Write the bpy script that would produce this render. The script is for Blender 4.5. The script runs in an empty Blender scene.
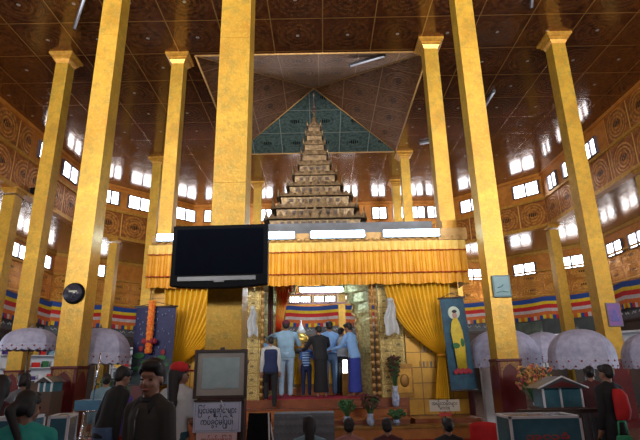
import bpy, bmesh, math, random
from mathutils import Vector, Matrix, Euler, noise
random.seed(7)
PI = math.pi
S = bpy.context.scene
COL = S.collection

# ------------------------------------------------------------------ camera
F = 488.0
upv = Vector((-29.0, 1585.0, -F)).normalized()
fwd = Vector((0, 0, -1.0)); hh = (fwd - upv * fwd.dot(upv)).normalized(); rr = hh.cross(upv)
ROT = Matrix((rr, hh, upv))            # camera space -> world
EYE = Vector((0, 0, 1.6))
cam = bpy.data.cameras.new('camera'); cam.sensor_width = 36; cam.lens = F / 640 * 36; cam.clip_end = 300
co = bpy.data.objects.new('camera', cam); COL.objects.link(co)
co.matrix_world = Matrix.Translation(EYE) @ ROT.to_4x4()
S.camera = co
def at(px, py, Y):
    v = ROT @ Vector((px - 320, 220 - py, -F))
    return EYE + v * (Y / v.y)

# ------------------------------------------------------------------ materials
MATS = {}
def nt(name):
    m = bpy.data.materials.new(name); m.use_nodes = True
    t = m.node_tree; b = t.nodes['Principled BSDF']; MATS[name] = m
    return m, t, b
def mathn(t, op, a, b=None, c=None):
    n = t.nodes.new('ShaderNodeMath'); n.operation = op
    for i, v in enumerate((a, b, c)):
        if v is None: continue
        if isinstance(v, (int, float)): n.inputs[i].default_value = v
        else: t.links.new(v, n.inputs[i])
    return n.outputs[0]
def mixc(t, f, a, b):
    n = t.nodes.new('ShaderNodeMix'); n.data_type = 'RGBA'
    if isinstance(f, (int, float)): n.inputs[0].default_value = f
    else: t.links.new(f, n.inputs[0])
    for i, v in ((6, a), (7, b)):
        if isinstance(v, tuple): n.inputs[i].default_value = (*v, 1) if len(v) == 3 else v
        else: t.links.new(v, n.inputs[i])
    return n.outputs[2]
def noisen(t, scale, detail=4, vec=None, rough=.55):
    n = t.nodes.new('ShaderNodeTexNoise'); n.inputs['Scale'].default_value = scale
    n.inputs['Detail'].default_value = detail; n.inputs['Roughness'].default_value = rough
    if vec is None:
        tc = t.nodes.new('ShaderNodeTexCoord'); vec = tc.outputs['Object']
    t.links.new(vec, n.inputs['Vector'])
    return n.outputs['Fac']
def ramp(t, f, lo, hi):
    n = t.nodes.new('ShaderNodeMapRange'); n.inputs[1].default_value = lo; n.inputs[2].default_value = hi
    t.links.new(f, n.inputs[0]); return n.outputs[0]
def bump(t, b, h, s=.3, d=.02):
    n = t.nodes.new('ShaderNodeBump'); n.inputs['Strength'].default_value = s; n.inputs['Distance'].default_value = d
    t.links.new(h, n.inputs['Height']); t.links.new(n.outputs[0], b.inputs['Normal'])
def mat(name, c1, c2=None, rough=.6, metal=0., scale=6, bmp=0, coat=0, alpha=None, trans=0, spec=.5, lo=.35, hi=.65):
    m, t, b = nt(name)
    b.inputs['Roughness'].default_value = rough; b.inputs['Metallic'].default_value = metal
    b.inputs['Specular IOR Level'].default_value = spec
    if coat: b.inputs['Coat Weight'].default_value = coat; b.inputs['Coat Roughness'].default_value = .1
    if trans: b.inputs['Transmission Weight'].default_value = trans
    if c2 is None: c2 = tuple(min(1, x * .8) for x in c1)
    f = noisen(t, scale)
    t.links.new(mixc(t, ramp(t, f, lo, hi), c1, c2), b.inputs['Base Color'])
    if bmp: bump(t, b, f, bmp)
    return m
def emis(name, c, s):
    m = bpy.data.materials.new(name); m.use_nodes = True; t = m.node_tree; t.nodes.clear()
    e = t.nodes.new('ShaderNodeEmission'); e.inputs[0].default_value = (*c, 1); e.inputs[1].default_value = s
    o = t.nodes.new('ShaderNodeOutputMaterial'); t.links.new(e.outputs[0], o.inputs[0]); MATS[name] = m
    return m
def panel_mat(name, base, base2, ring, line, dark, rough=.3, metal=.3, dot=None, bmp=.5, linew=.012, coat=0):
    """embossed square panels: uv in panel units, a medallion of rings in each"""
    m, t, b = nt(name)
    uv = t.nodes.new('ShaderNodeUVMap'); uv.uv_map = 'UVMap'
    sp = t.nodes.new('ShaderNodeSeparateXYZ'); t.links.new(uv.outputs[0], sp.inputs[0])
    u = mathn(t, 'SUBTRACT', mathn(t, 'FRACT', sp.outputs[0]), .5); v = mathn(t, 'SUBTRACT', mathn(t, 'FRACT', sp.outputs[1]), .5)
    au = mathn(t, 'ABSOLUTE', u); av = mathn(t, 'ABSOLUTE', v)
    edge = mathn(t, 'MAXIMUM', au, av)
    lm = mathn(t, 'GREATER_THAN', edge, .5 - linew)
    r = mathn(t, 'SQRT', mathn(t, 'ADD', mathn(t, 'MULTIPLY', u, u), mathn(t, 'MULTIPLY', v, v)))
    nz = noisen(t, 9, 5, uv.outputs[0], .7); nz2 = noisen(t, 2.2, 4, uv.outputs[0])
    rw = mathn(t, 'ADD', r, mathn(t, 'MULTIPLY', nz, .05))
    rings = mathn(t, 'MULTIPLY_ADD', mathn(t, 'SINE', mathn(t, 'MULTIPLY', rw, 62)), .5, .5)
    inr = mathn(t, 'LESS_THAN', r, .44)
    ringm = mathn(t, 'MULTIPLY', mathn(t, 'MULTIPLY', rings, inr), .75)
    f = ramp(t, nz2, .35, .65)
    c = mixc(t, f, base, base2)
    c = mixc(t, ringm, c, ring)
    c = mixc(t, mathn(t, 'MULTIPLY', ramp(t, nz, .46, .6), .72), c, dark)
    # dark open motif in the middle of each medallion
    ell = mathn(t, 'ADD', mathn(t, 'POWER', mathn(t, 'DIVIDE', au, .17), 2), mathn(t, 'POWER', mathn(t, 'DIVIDE', mathn(t, 'ABSOLUTE', mathn(t, 'ADD', v, -.02)), .085), 2))
    em = mathn(t, 'MULTIPLY', mathn(t, 'LESS_THAN', ell, 1), mathn(t, 'GREATER_THAN', mathn(t, 'SINE', mathn(t, 'MULTIPLY', u, 90)), -.5))
    if dot is None: c = mixc(t, em, c, tuple(x * .3 for x in dark))
    else:
        dm = mathn(t, 'LESS_THAN', r, .035); c = mixc(t, dm, c, dot)
    c = mixc(t, lm, c, line)
    t.links.new(c, b.inputs['Base Color'])
    b.inputs['Roughness'].default_value = rough; b.inputs['Metallic'].default_value = metal
    if coat: b.inputs['Coat Weight'].default_value = coat; b.inputs['Coat Roughness'].default_value = .12
    h = mathn(t, 'ADD', mathn(t, 'ADD', mathn(t, 'MULTIPLY', rings, inr), mathn(t, 'MULTIPLY', nz, 1.2)), mathn(t, 'MULTIPLY', lm, 1.))
    bump(t, b, h, bmp, .02)
    return m

gold, _t, _b = nt('gold_leaf')
_tc = _t.nodes.new('ShaderNodeTexCoord').outputs['Object']
_n1 = noisen(_t, 1.3, 3, _tc); _n2 = noisen(_t, 7, 6, _tc, .7); _n3 = noisen(_t, 26, 3, _tc)
_c = mixc(_t, ramp(_t, _n1, .35, .65), (.56, .335, .035), (.42, .22, .02))
_c = mixc(_t, mathn(_t, 'MULTIPLY', ramp(_t, _n2, .46, .66), .75), _c, (.27, .20, .035))
_c = mixc(_t, mathn(_t, 'MULTIPLY', ramp(_t, _n3, .5, .7), .25), _c, (.8, .55, .12))
_t.links.new(_c, _b.inputs['Base Color']); _b.inputs['Metallic'].default_value = .35; _b.inputs['Roughness'].default_value = .4
bump(_t, _b, mathn(_t, 'ADD', _n2, _n3), .3, .01)
gold_side = gold
gold_dark = mat('dark_gold', (.34, .17, .025), (.2, .09, .015), rough=.45, metal=.4, scale=5, bmp=.2)
gold_trim = mat('gold_trim', (.60, .32, .05), (.42, .20, .025), rough=.35, metal=.4, scale=7, bmp=.1)
gold_tan = mat('tan_gold', (.55, .33, .12), (.42, .24, .08), rough=.5, metal=.2, scale=8, bmp=.2)
aged = mat('aged_gilt', (.26, .18, .09), (.10, .065, .04), rough=.38, metal=.6, scale=14, bmp=.5)
ceilm = panel_mat('lacquer_ceiling', (.11, .032, .012), (.20, .065, .016), (.20, .08, .028), (.36, .19, .06), (.03, .010, .006), rough=.17, metal=.5, coat=.8, dot=(.5, .45, .4), bmp=.16, linew=.011)
aislem = panel_mat('aisle_ceiling_panel', (.20, .085, .03), (.28, .12, .04), (.3, .15, .05), (.4, .22, .08), (.10, .04, .02), rough=.2, metal=.5, dot=(.5, .4, .3), bmp=.18, coat=.4)
vaultm = panel_mat('vault_panel', (.16, .065, .025), (.22, .09, .035), (.2, .10, .04), (.36, .24, .12), (.06, .025, .012), rough=.3, metal=.4, bmp=.35)
cool_lit_vault = panel_mat('cool_lit_vault_panel', (.10, .17, .17), (.14, .22, .21), (.17, .24, .22), (.4, .45, .4), (.03, .06, .06), rough=.3, metal=.4, bmp=.35)  # far slope: cool light from the canopy tubes put into its colour
friezem = panel_mat('carved_frieze', (.42, .145, .022), (.32, .095, .015), (.66, .30, .05), (.75, .42, .10), (.13, .045, .012), rough=.38, metal=.4, bmp=.6, linew=.02)
repousse = panel_mat('hammered_gold_panel', (.66, .27, .035), (.52, .19, .022), (.85, .45, .09), (.35, .15, .04), (.3, .13, .03), rough=.22, metal=.55, bmp=.4, linew=.02)
band = mat('orange_gold_band', (.62, .24, .035), (.46, .16, .022), rough=.35, metal=.3, scale=3, bmp=.08)
maroon = mat('maroon_paint', (.12, .008, .010), (.075, .006, .009), rough=.35, scale=3, coat=.2)
arch_p = mat('purple_brown_arch', (.075, .025, .03), (.05, .015, .02), rough=.3, scale=3)
arch_g = mat('gilt_arch', (.30, .15, .04), (.12, .05, .02), rough=.4, metal=.3, scale=30)
lowwall = mat('dark_mural_wall', (.10, .05, .035), (.04, .05, .05), rough=.6, scale=1.3, bmp=.1)
slate = mat('slate_band', (.12, .13, .16), (.08, .085, .10), rough=.5, scale=3)
mural = mat('grey_green_mural', (.16, .21, .17), (.08, .11, .10), rough=.6, scale=2.5)
floorm = mat('floor_tile', (.16, .09, .06), (.11, .06, .04), rough=.25, scale=2)
glassw = emis('daylight_glass', (.93, .96, 1.0), 9)
tubem = emis('fluorescent_tube', (.52, .76, 1.0), 32)
tubedim = mat('unlit_tube', (.62, .66, .80), (.55, .6, .74), rough=.3)
framew = mat('window_frame_grey', (.09, .07, .10), (.07, .05, .07), rough=.5)
black = mat('black_plastic', (.006, .007, .010), (.004, .005, .008), rough=.5, spec=.06)
screen = mat('dark_screen', (.003, .005, .012), (.003, .004, .009), rough=.6, spec=.02)
silver = mat('silver_plastic', (.13, .135, .15), (.10, .105, .12), rough=.35, metal=.4)
chrome = mat('chrome', (.7, .72, .78), (.6, .62, .68), rough=.15, metal=1)
valm = mat('golden_orange_satin', (.82, .41, .022), (.68, .29, .014), rough=.5, scale=3)
valh = mat('pale_gold_satin', (.85, .62, .16), (.78, .5, .1), rough=.5, scale=6)
redcord = mat('red_hem', (.62, .10, .03), (.5, .08, .02), rough=.6)
curt = mat('yellow_satin', (.84, .52, .018), (.66, .37, .010), rough=.45, scale=2)
curt_in = mat('sheer_red_yellow', (.85, .10, .02), (.85, .55, .10), rough=.5, scale=1.1, lo=.45, hi=.6)
studm = panel_mat('studded_gilt_tile', (.62, .46, .15), (.50, .36, .10), (.85, .72, .36), (.25, .17, .05), (.16, .11, .05), rough=.3, metal=.35, bmp=.5, linew=.03)
bayp_old = panel_mat('gilt_bay_tile', (.46, .26, .04), (.38, .2, .03), (.46, .26, .04), (.20, .10, .02), (.32, .17, .03), rough=.4, metal=.3, dot=(.4, .22, .04), bmp=.15, linew=.02)
def tile_mat(name, c1, c2, line, sc):
    m, t, b = nt(name); uv = t.nodes.new('ShaderNodeUVMap'); uv.uv_map = 'UVMap'
    sp = t.nodes.new('ShaderNodeSeparateXYZ'); t.links.new(uv.outputs[0], sp.inputs[0])
    au = mathn(t, 'ABSOLUTE', mathn(t, 'SUBTRACT', mathn(t, 'FRACT', sp.outputs[0]), .5)); av = mathn(t, 'ABSOLUTE', mathn(t, 'SUBTRACT', mathn(t, 'FRACT', sp.outputs[1]), .5))
    lm = mathn(t, 'GREATER_THAN', mathn(t, 'MAXIMUM', au, av), .47); c = mixc(t, ramp(t, noisen(t, sc), .35, .65), c1, c2)
    t.links.new(mixc(t, lm, c, line), b.inputs['Base Color']); b.inputs['Metallic'].default_value = .35; b.inputs['Roughness'].default_value = .38
    return m
bayp = tile_mat('gilt_tile', (.50, .27, .03), (.36, .18, .02), (.16, .08, .015), 3)
carpet = mat('red_carpet', (.42, .015, .05), (.32, .01, .04), rough=.9, scale=10)
woodred = mat('red_brown_wood', (.26, .07, .02), (.16, .04, .015), rough=.35, scale=4)
woodtan = mat('orange_wood', (.42, .15, .03), (.32, .10, .02), rough=.4, scale=4)
redcloth = mat('red_cloth', (.5, .02, .02), (.38, .015, .015), rough=.8, scale=5)
blue = mat('flag_blue', (.012, .07, .36), rough=.7); yellow = mat('flag_yellow', (.85, .60, .02), rough=.7)
red = mat('flag_red', (.66, .02, .02), rough=.7); white = mat('flag_white', (.66, .58, .60), rough=.7)
orange = mat('flag_orange', (.75, .17, .03), rough=.7)
lace = mat('lavender_lace', (.40, .41, .58), (.29, .30, .46), rough=.7, scale=9)
lace_hem = mat('lace_hem', (.46, .47, .64), (.33, .34, .50), rough=.7, scale=25)
lace_spot = mat('red_lace_spot', (.30, .08, .12), rough=.7)
bannerblue = mat('navy_brocade', (.006, .010, .085), (.012, .025, .15), rough=.6, scale=22, lo=.5, hi=.7)
bannerteal = mat('teal_painted_cloth', (.003, .040, .095), (.008, .085, .15), rough=.6, scale=6)
leaf_p = mat('painted_green', (.03, .17, .06), rough=.7)
flower_p = mat('painted_red_flower', (.35, .02, .03), (.25, .02, .05), rough=.7, scale=20)
robe = mat('yellow_robe', (.62, .48, .03), (.45, .34, .03), rough=.6, scale=10)
halo = mat('pale_halo', (.50, .60, .52), rough=.6)
skin_p = mat('painted_skin', (.42, .25, .22), rough=.6)
garl = mat('orange_garland', (.85, .10, .02), (.85, .35, .03), rough=.6, scale=24, bmp=.6)
woodfr = mat('dark_picture_frame', (.06, .035, .03), (.04, .025, .02), rough=.4)
matte = mat('grey_mount', (.38, .36, .34), (.32, .30, .28), rough=.7)
print_ = mat('pale_blue_print', (.40, .52, .56), (.32, .44, .49), rough=.3, scale=9)
signw = mat('pale_sign_board', (.58, .64, .86), (.50, .57, .80), rough=.5, scale=5)
signp = mat('pinkish_sign_board', (.72, .58, .60), (.66, .50, .54), rough=.5)
signc = mat('cream_sign', (.50, .45, .40), (.44, .39, .34), rough=.6)
ink = mat('black_ink', (.015, .015, .03), rough=.7)
inkr = mat('red_ink', (.5, .06, .05), rough=.7)
whitep = mat('white_paint', (.68, .71, .78), (.60, .63, .70), rough=.4)
tealglass = mat('teal_case_panel', (.07, .19, .25), (.04, .12, .17), rough=.12, scale=3)
roofg = mat('grey_case_roof', (.05, .055, .07), (.03, .035, .05), rough=.4)
foliage = mat('dark_green_leaf', (.02, .09, .025), (.05, .15, .05), rough=.6, scale=20)
foliage_r = mat('dark_red_leaf', (.13, .02, .025), (.06, .05, .02), rough=.6, scale=20)
vasem = mat('blue_white_china', (.15, .25, .55), (.5, .55, .65), rough=.2, scale=14)
petal = mat('mixed_petals', (.5, .06, .10), (.6, .4, .08), rough=.6, scale=12)
skin = mat('skin', (.30, .15, .10), (.26, .125, .08), rough=.5, scale=10)
skin_d = mat('tan_skin', (.22, .105, .07), (.18, .085, .055), rough=.5, scale=10)
hairm = mat('black_hair', (.012, .010, .012), (.008, .007, .009), rough=.65, scale=40)
eyem = mat('dark_eyes', (.01, .008, .008), rough=.2)
lipm = mat('lips', (.28, .07, .06), rough=.5)
def cloth(n, c, k=.8): return mat(n, c, tuple(x * k for x in c), rough=.8, scale=7, bmp=.15)
C_teal = cloth('teal_cotton', (.02, .30, .26)); C_black = cloth('black_cotton', (.010, .011, .016)); C_jean = cloth('blue_denim', (.06, .12, .24))
C_olive = cloth('dark_olive_jacket', (.028, .026, .022)); C_white = cloth('white_cotton', (.55, .58, .62)); C_skirt = cloth('deep_teal_cotton', (.012, .07, .10))
C_navy = cloth('navy_cloth', (.012, .025, .10)); C_pale = cloth('pale_blue_cotton', (.40, .60, .85)); C_sky = cloth('sky_blue_cotton', (.24, .46, .88))
C_longyi = cloth('royal_blue_cotton', (.035, .06, .42)); C_stripe = cloth('blue_stripe_cotton', (.05, .12, .40)); C_red = cloth('red_cotton', (.55, .015, .02))
C_pink = cloth('dusty_pink_cotton', (.34, .15, .15)); C_grey = cloth('grey_cotton', (.16, .18, .22)); C_purple = cloth('purple_cotton', (.08, .04, .24)); C_maroon = cloth('maroon_cotton', (.14, .02, .05))
C_suit = cloth('grey_blue_suit', (.28, .46, .66)); C_dkred = cloth('dark_red_cotton', (.07, .015, .02)); C_pgrey = cloth('blue_grey_cotton', (.16, .28, .36)); M_green = cloth('green_plastic', (.03, .32, .16))

# ------------------------------------------------------------------ mesh builder
class MB:
    def __init__(s): s.v = []; s.f = []; s.m = []; s.uv = {}; s.mats = []; s.sm = []
    def mi(s, m):
        if m not in s.mats: s.mats.append(m)
        return s.mats.index(m)
    def face(s, pts, m, uv=None, smooth=False):
        i = len(s.v); s.v += [Vector(p) for p in pts]; s.f.append(list(range(i, i + len(pts)))); s.m.append(s.mi(m)); s.sm.append(smooth)
        if uv: s.uv[len(s.f) - 1] = uv
    def raw(s, vs, fs, m, smooth=False):
        i = len(s.v); s.v += [Vector(p) for p in vs]; k = s.mi(m)
        for f in fs: s.f.append([i + a for a in f]); s.m.append(k); s.sm.append(smooth)
    def box(s, lo, hi, m, M=None, taper=1.0):
        x0, y0, z0 = lo; x1, y1, z1 = hi; cx, cy = (x0 + x1) / 2, (y0 + y1) / 2
        P = [(x0, y0, z0), (x1, y0, z0), (x1, y1, z0), (x0, y1, z0)] + [(cx + (x - cx) * taper, cy + (y - cy) * taper, z1) for x, y in ((x0, y0), (x1, y0), (x1, y1), (x0, y1))]
        if M: P = [M @ Vector(p) for p in P]
        s.raw(P, [(0, 3, 2, 1), (4, 5, 6, 7), (0, 1, 5, 4), (1, 2, 6, 5), (2, 3, 7, 6), (3, 0, 4, 7)], m)
    def cbox(s, c, d, m, M=None, taper=1.0):
        s.box([c[i] - d[i] / 2 for i in range(3)], [c[i] + d[i] / 2 for i in range(3)], m, M, taper)
    def frus(s, prof, m, cx=0, cy=0):       # square profile: list of (half, z)
        vs = []; fs = []
        for h, z in prof: vs += [(cx - h, cy - h, z), (cx + h, cy - h, z), (cx + h, cy + h, z), (cx - h, cy + h, z)]
        n = len(prof)
        for i in range(n - 1):
            for k in range(4): a = i * 4 + k; b = i * 4 + (k + 1) % 4; fs.append((a, b, b + 4, a + 4))
        fs.append((3, 2, 1, 0)); fs.append(tuple((n - 1) * 4 + k for k in range(4)))
        s.raw(vs, fs, m)
    def lathe(s, prof, m, n=16, c=(0, 0, 0), smooth=True, M=None):
        vs = []; fs = []
        for r, z in prof:
            for k in range(n):
                a = 2 * PI * k / n; vs.append(Vector((c[0] + r * math.cos(a), c[1] + r * math.sin(a), c[2] + z)))
        if M: vs = [M @ v for v in vs]
        for i in range(len(prof) - 1):
            for k in range(n): fs.append((i * n + k, i * n + (k + 1) % n, (i + 1) * n + (k + 1) % n, (i + 1) * n + k))
        fs.append(tuple(range(n - 1, -1, -1))); fs.append(tuple((len(prof) - 1) * n + k for k in range(n)))
        s.raw(vs, fs, m, smooth)
    def tube(s, p, q, r, m, r2=None, n=8, smooth=True):
        p = Vector(p); q = Vector(q); d = (q - p); L = d.length
        if L < 1e-6: return
        M = Matrix.Translation(p) @ d.to_track_quat('Z', 'Y').to_matrix().to_4x4()
        s.lathe([(r, 0), (r if r2 is None else r2, L)], m, n, smooth=smooth, M=M)
    def path(s, pts, r, m, n=6):
        for a, b in zip(pts[:-1], pts[1:]): s.tube(a, b, r, m, n=n)
    def ell(s, c, r, m, n=12, k=8, M=None):
        vs = []; fs = []
        vs.append(Vector((0, 0, -1)))
        for i in range(1, k):
            a = -PI / 2 + PI * i / k
            for j in range(n): b = 2 * PI * j / n; vs.append(Vector((math.cos(a) * math.cos(b), math.cos(a) * math.sin(b), math.sin(a))))
        vs.append(Vector((0, 0, 1)))
        for j in range(n): fs.append((0, 1 + (j + 1) % n, 1 + j))
        for i in range(k - 2):
            for j in range(n): a = 1 + i * n; fs.append((a + j, a + (j + 1) % n, a + n + (j + 1) % n, a + n + j))
        a = 1 + (k - 2) * n
        for j in range(n): fs.append((a + j, a + (j + 1) % n, len(vs) - 1))
        vs = [Vector((v.x * r[0], v.y * r[1], v.z * r[2])) for v in vs]
        if M: vs = [M @ v for v in vs]
        vs = [v + Vector(c) for v in vs]
        s.raw(vs, fs, m, True)
    def caps(s, p, q, r1, r2, m, n=10):
        p = Vector(p); q = Vector(q); d = q - p; L = max(d.length, 1e-4)
        M = Matrix.Translation(p) @ d.to_track_quat('Z', 'Y').to_matrix().to_4x4()
        pr = [(r1 * math.sin(a), -r1 * math.cos(a)) for a in (.05, .5, 1.05)] + [(r1, 0), (r2, L)] + [(r2 * math.cos(a), L + r2 * math.sin(a)) for a in (.5, 1.05, 1.52)]
        s.lathe(pr, m, n, M=M)
    def loft(s, rings, m, n=16, M=None):    # rings: (center, rx, ry)
        vs = []; fs = []
        for c, rx, ry in rings:
            for k in range(n): a = 2 * PI * k / n; vs.append(Vector(c) + Vector((rx * math.cos(a), ry * math.sin(a), 0)))
        if M: vs = [M @ v for v in vs]
        for i in range(len(rings) - 1):
            for k in range(n): fs.append((i * n + k, i * n + (k + 1) % n, (i + 1) * n + (k + 1) % n, (i + 1) * n + k))
        fs.append(tuple(range(n - 1, -1, -1))); fs.append(tuple((len(rings) - 1) * n + k for k in range(n)))
        s.raw(vs, fs, m, True)
    def grid(s, fn, nu, nv, m, mfn=None, smooth=True):
        vs = [fn(i / nu, j / nv) for j in range(nv + 1) for i in range(nu + 1)]
        base = len(s.v); s.v += [Vector(v) for v in vs]
        for j in range(nv):
            k = s.mi(mfn(j / nv) if mfn else m)
            for i in range(nu):
                a = base + j * (nu + 1) + i; s.f.append([a, a + 1, a + nu + 2, a + nu + 1]); s.m.append(k); s.sm.append(smooth)
    def build(s, name, parent=None, bevel=0, recalc=True):
        me = bpy.data.meshes.new(name); me.from_pydata(s.v, [], s.f)
        for m in s.mats: me.materials.append(m)
        for i, p in enumerate(me.polygons): p.material_index = s.m[i]; p.use_smooth = s.sm[i]
        if s.uv:
            L = me.uv_layers.new(name='UVMap')
            for fi, uvs in s.uv.items():
                for li, uv in zip(me.polygons[fi].loop_indices, uvs): L.data[li].uv = uv
        me.update()
        o = bpy.data.objects.new(name, me); COL.objects.link(o)
        if parent: o.parent = parent
        if bevel:
            b = o.modifiers.new('bevel', 'BEVEL'); b.width = bevel; b.segments = 2; b.limit_method = 'ANGLE'
        return o
def empty(name, loc=(0, 0, 0), rz=0):
    o = bpy.data.objects.new(name, None); COL.objects.link(o); o.location = loc; o.rotation_euler = (0, 0, rz); o.empty_display_size = .1
    return o
def tag(o, label, cat, group=None, kind=None):
    o['label'] = label; o['category'] = cat
    if group: o['group'] = group
    if kind: o['kind'] = kind
    return o
def thing(name, label, cat, loc=(0, 0, 0), rz=0, group=None):
    return tag(empty(name, loc, rz), label, cat, group)
def struct(mb, name, parent=None):
    o = mb.build(name, parent)
    if parent is None: o['kind'] = 'structure'
    return o
def copy_tree(o, parent=None):
    c = o.copy(); COL.objects.link(c)
    if parent is not None: c.parent = parent
    for ch in list(o.children): copy_tree(ch, c)
    return c
def organic(name, mb, m, parent, voxel=.011, sm=6):
    o = mb.build(name)
    r = o.modifiers.new('r', 'REMESH'); r.mode = 'VOXEL'; r.voxel_size = voxel; r.use_smooth_shade = True
    s = o.modifiers.new('s', 'SMOOTH'); s.iterations = sm; s.factor = .5
    dg = bpy.context.evaluated_depsgraph_get(); dg.update()
    me = bpy.data.meshes.new_from_object(o.evaluated_get(dg)); old = o.data
    o.modifiers.clear(); o.data = me; bpy.data.meshes.remove(old); me.name = name
    me.materials.clear(); me.materials.append(m)
    for p in me.polygons: p.material_index = 0; p.use_smooth = True
    o.parent = parent
    return o

# ------------------------------------------------------------------ people
def person(label, loc, rz, H=1.65, lean=0, head=(0, 0), arms=None, legs='stand', top=C_white, sleeve='long', bottom=('trousers', C_black),
           hair='short', skinm=skin, vest=None, cap=None, collar=None, slim=1.0, headroll=0, stripes=False, bag=None, group=None, face=True, names=('shirt', 'trousers'), vox=.012, pack=None):
    root = thing('person', label, 'person', loc, rz, group)
    s = H / 1.7; T = Matrix.Scale(s, 4)
    sit = legs == 'sit'; dz = -.80 if sit else 0
    hip = Vector((0, 0, .92 + dz))
    U = T @ Matrix.Translation(hip) @ Matrix.Rotation(math.radians(lean), 4, 'X') @ Matrix.Translation(-hip) @ Matrix.Translation((0, 0, dz))
    HD = U @ Matrix.Translation((0, 0, 1.46)) @ Euler((math.radians(head[1]), math.radians(headroll), math.radians(head[0]))).to_matrix().to_4x4() @ Matrix.Translation((0, 0, -1.46))
    tors = [(.84, .150, .105), (.93, .162, .112), (1.06, .136, .095), (1.2, .150, .105), (1.33, .165, .105), (1.395, .135, .085), (1.43, .07, .06)]
    def torso(mb, k, z0=.8, z1=2, add=0):
        mb.loft([((0, 0, z), rx * k * slim + add, ry * k + add) for z, rx, ry in tors if z0 <= z <= z1], skinm, M=U)
    arms = arms or [((-.12, .05, -1), (-.05, -.25, -1)), ((.12, .05, -1), (.05, -.25, -1))]
    AP = []
    for sd, (d1, d2) in zip((-1, 1), arms):
        sh = Vector((sd * .178 * slim, 0, 1.375)); e = sh + Vector(d1).normalized() * .28; w = e + Vector(d2).normalized() * .245
        AP.append((U @ sh, U @ e, U @ w, (U.to_3x3() @ Vector(d2)).normalized(), sd))
    def leg_pts():
        out = []
        for sd in (-1, 1):
            if legs == 'stand': h, k, a, t = (sd * .09, 0, .9), (sd * .1, -.01, .49), (sd * .1, .02, .075), (sd * .115, -.15, .035)
            elif legs == 'step':
                if sd > 0: h, k, a, t = (.09, 0, .9), (.1, -.22, .62), (.1, -.13, .25), (.11, -.30, .21)
                else: h, k, a, t = (-.09, 0, .9), (-.1, .0, .49), (-.1, .04, .075), (-.115, -.13, .035)
            elif legs == 'stride':
                h, k, a, t = (sd * .09, 0, .9), (sd * .09, -.02 - sd * .13, .50), (sd * .09, .02 - sd * .2, .085), (sd * .1, -.15 - sd * .2, .035)
            else: h, k, a, t = (sd * .1, 0, .12), (sd * .36, -.27, .12), (-sd * .06, -.34 - .05 * sd, .075), (-sd * .2, -.30 - .05 * sd, .055)
            out.append([T @ Vector(p) for p in (h, k, a, t)])
        return out
    LP = leg_pts()
    b = MB(); torso(b, 1)
    def trap(mb, k=0):
        for sd in (-1, 1): mb.caps(U @ Vector((sd * .03, .01, 1.435)), U @ Vector((sd * .165 * slim, 0, 1.375)), (.048 + k) * s, (.050 + k) * s, skinm)
    trap(b)
    b.caps(U @ Vector((0, 0, 1.38)), HD @ Vector((0, .01, 1.53)), .058 * s, .052 * s, skinm)
    hm = HD.to_3x3().to_4x4()
    def he(c, r): b.ell(HD @ Vector(c), r, skinm, 14, 10, M=hm)
    he((0, .012, 1.605), (.075, .094, .088)); he((0, -.028, 1.545), (.059, .066, .078)); he((0, -.052, 1.492), (.030, .030, .022))
    he((0, -.098, 1.560), (.013, .020, .024)); he((0, -.078, 1.612), (.05, .018, .018))
    for sd in (-1, 1): he((sd * .074, .008, 1.562), (.009, .016, .026)); he((sd * .038, -.066, 1.548), (.02, .02, .02))
    for sh, e, w, d, sd in AP:
        b.caps(sh, e, .050 * s, .038 * s, skinm); b.caps(e, w, .038 * s, .026 * s, skinm)
        lat = d.cross(Vector((0, 0, 1)) if abs(d.z) < .9 else Vector((0, 1, 0))).normalized(); nrm = lat.cross(d).normalized()
        if lat.dot(Vector((sd, 0, 0))) > 0: lat = -lat
        R = Matrix((lat, nrm, d)).transposed().to_4x4()
        b.ell(w + d * .05 * s, (.040 * s, .020 * s, .055 * s), skinm, M=R)
        for q, (o_, L_) in enumerate(((-.030, .034), (-.010, .040), (.011, .038), (.030, .029))):
            p0 = w + d * .085 * s + lat * o_ * s; p1 = p0 + (d + lat * o_ * 4).normalized() * L_ * s; p2 = p1 + (d * .75 - nrm * .6).normalized() * L_ * .85 * s
            b.caps(p0, p1, .0105 * s, .010 * s, skinm, 6); b.caps(p1, p2, .010 * s, .0085 * s, skinm, 6)
        p0 = w + d * .02 * s + lat * .025 * s; p1 = p0 + (d + lat * 1.1).normalized() * .045 * s; b.caps(p0, p1, .013 * s, .011 * s, skinm, 6); b.caps(p1, p1 + (d + lat * .2 - nrm * .4).normalized() * .03 * s, .011 * s, .009 * s, skinm, 6)
    for h, k, a, t in LP:
        b.caps(h, k, .082 * s, .056 * s, skinm); b.caps(k, a, .054 * s, .036 * s, skinm); b.caps(a + Vector((0, 0, -.02)) * s, t, .036 * s, .028 * s, skinm)
    organic('body', b, skinm, root, vox)
    if face:
        e = MB()
        for sd in (-1, 1): e.ell(HD @ Vector((sd * .030, -.090, 1.583)), (.014 * s, .007 * s, .007 * s), eyem, 8, 6, M=hm)
        e.build('eyes', root)
        e = MB(); e.ell(HD @ Vector((0, -.093, 1.518)), (.024 * s, .008 * s, .009 * s), lipm, 8, 6, M=hm); e.build('mouth', root)
    # top
    c = MB(); torso(c, 1.0, .8, 1.435, .016); trap(c, .012)
    if sleeve != 'none':
        for sh, e, w, d, sd in AP:
            c.caps(sh, e if sleeve == 'long' else sh.lerp(e, .75), .064 * s, .052 * s, skinm)
            if sleeve == 'long': c.caps(e, e.lerp(w, .93), .052 * s, .040 * s, skinm)
    organic(names[0], c, top, root, vox)
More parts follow.
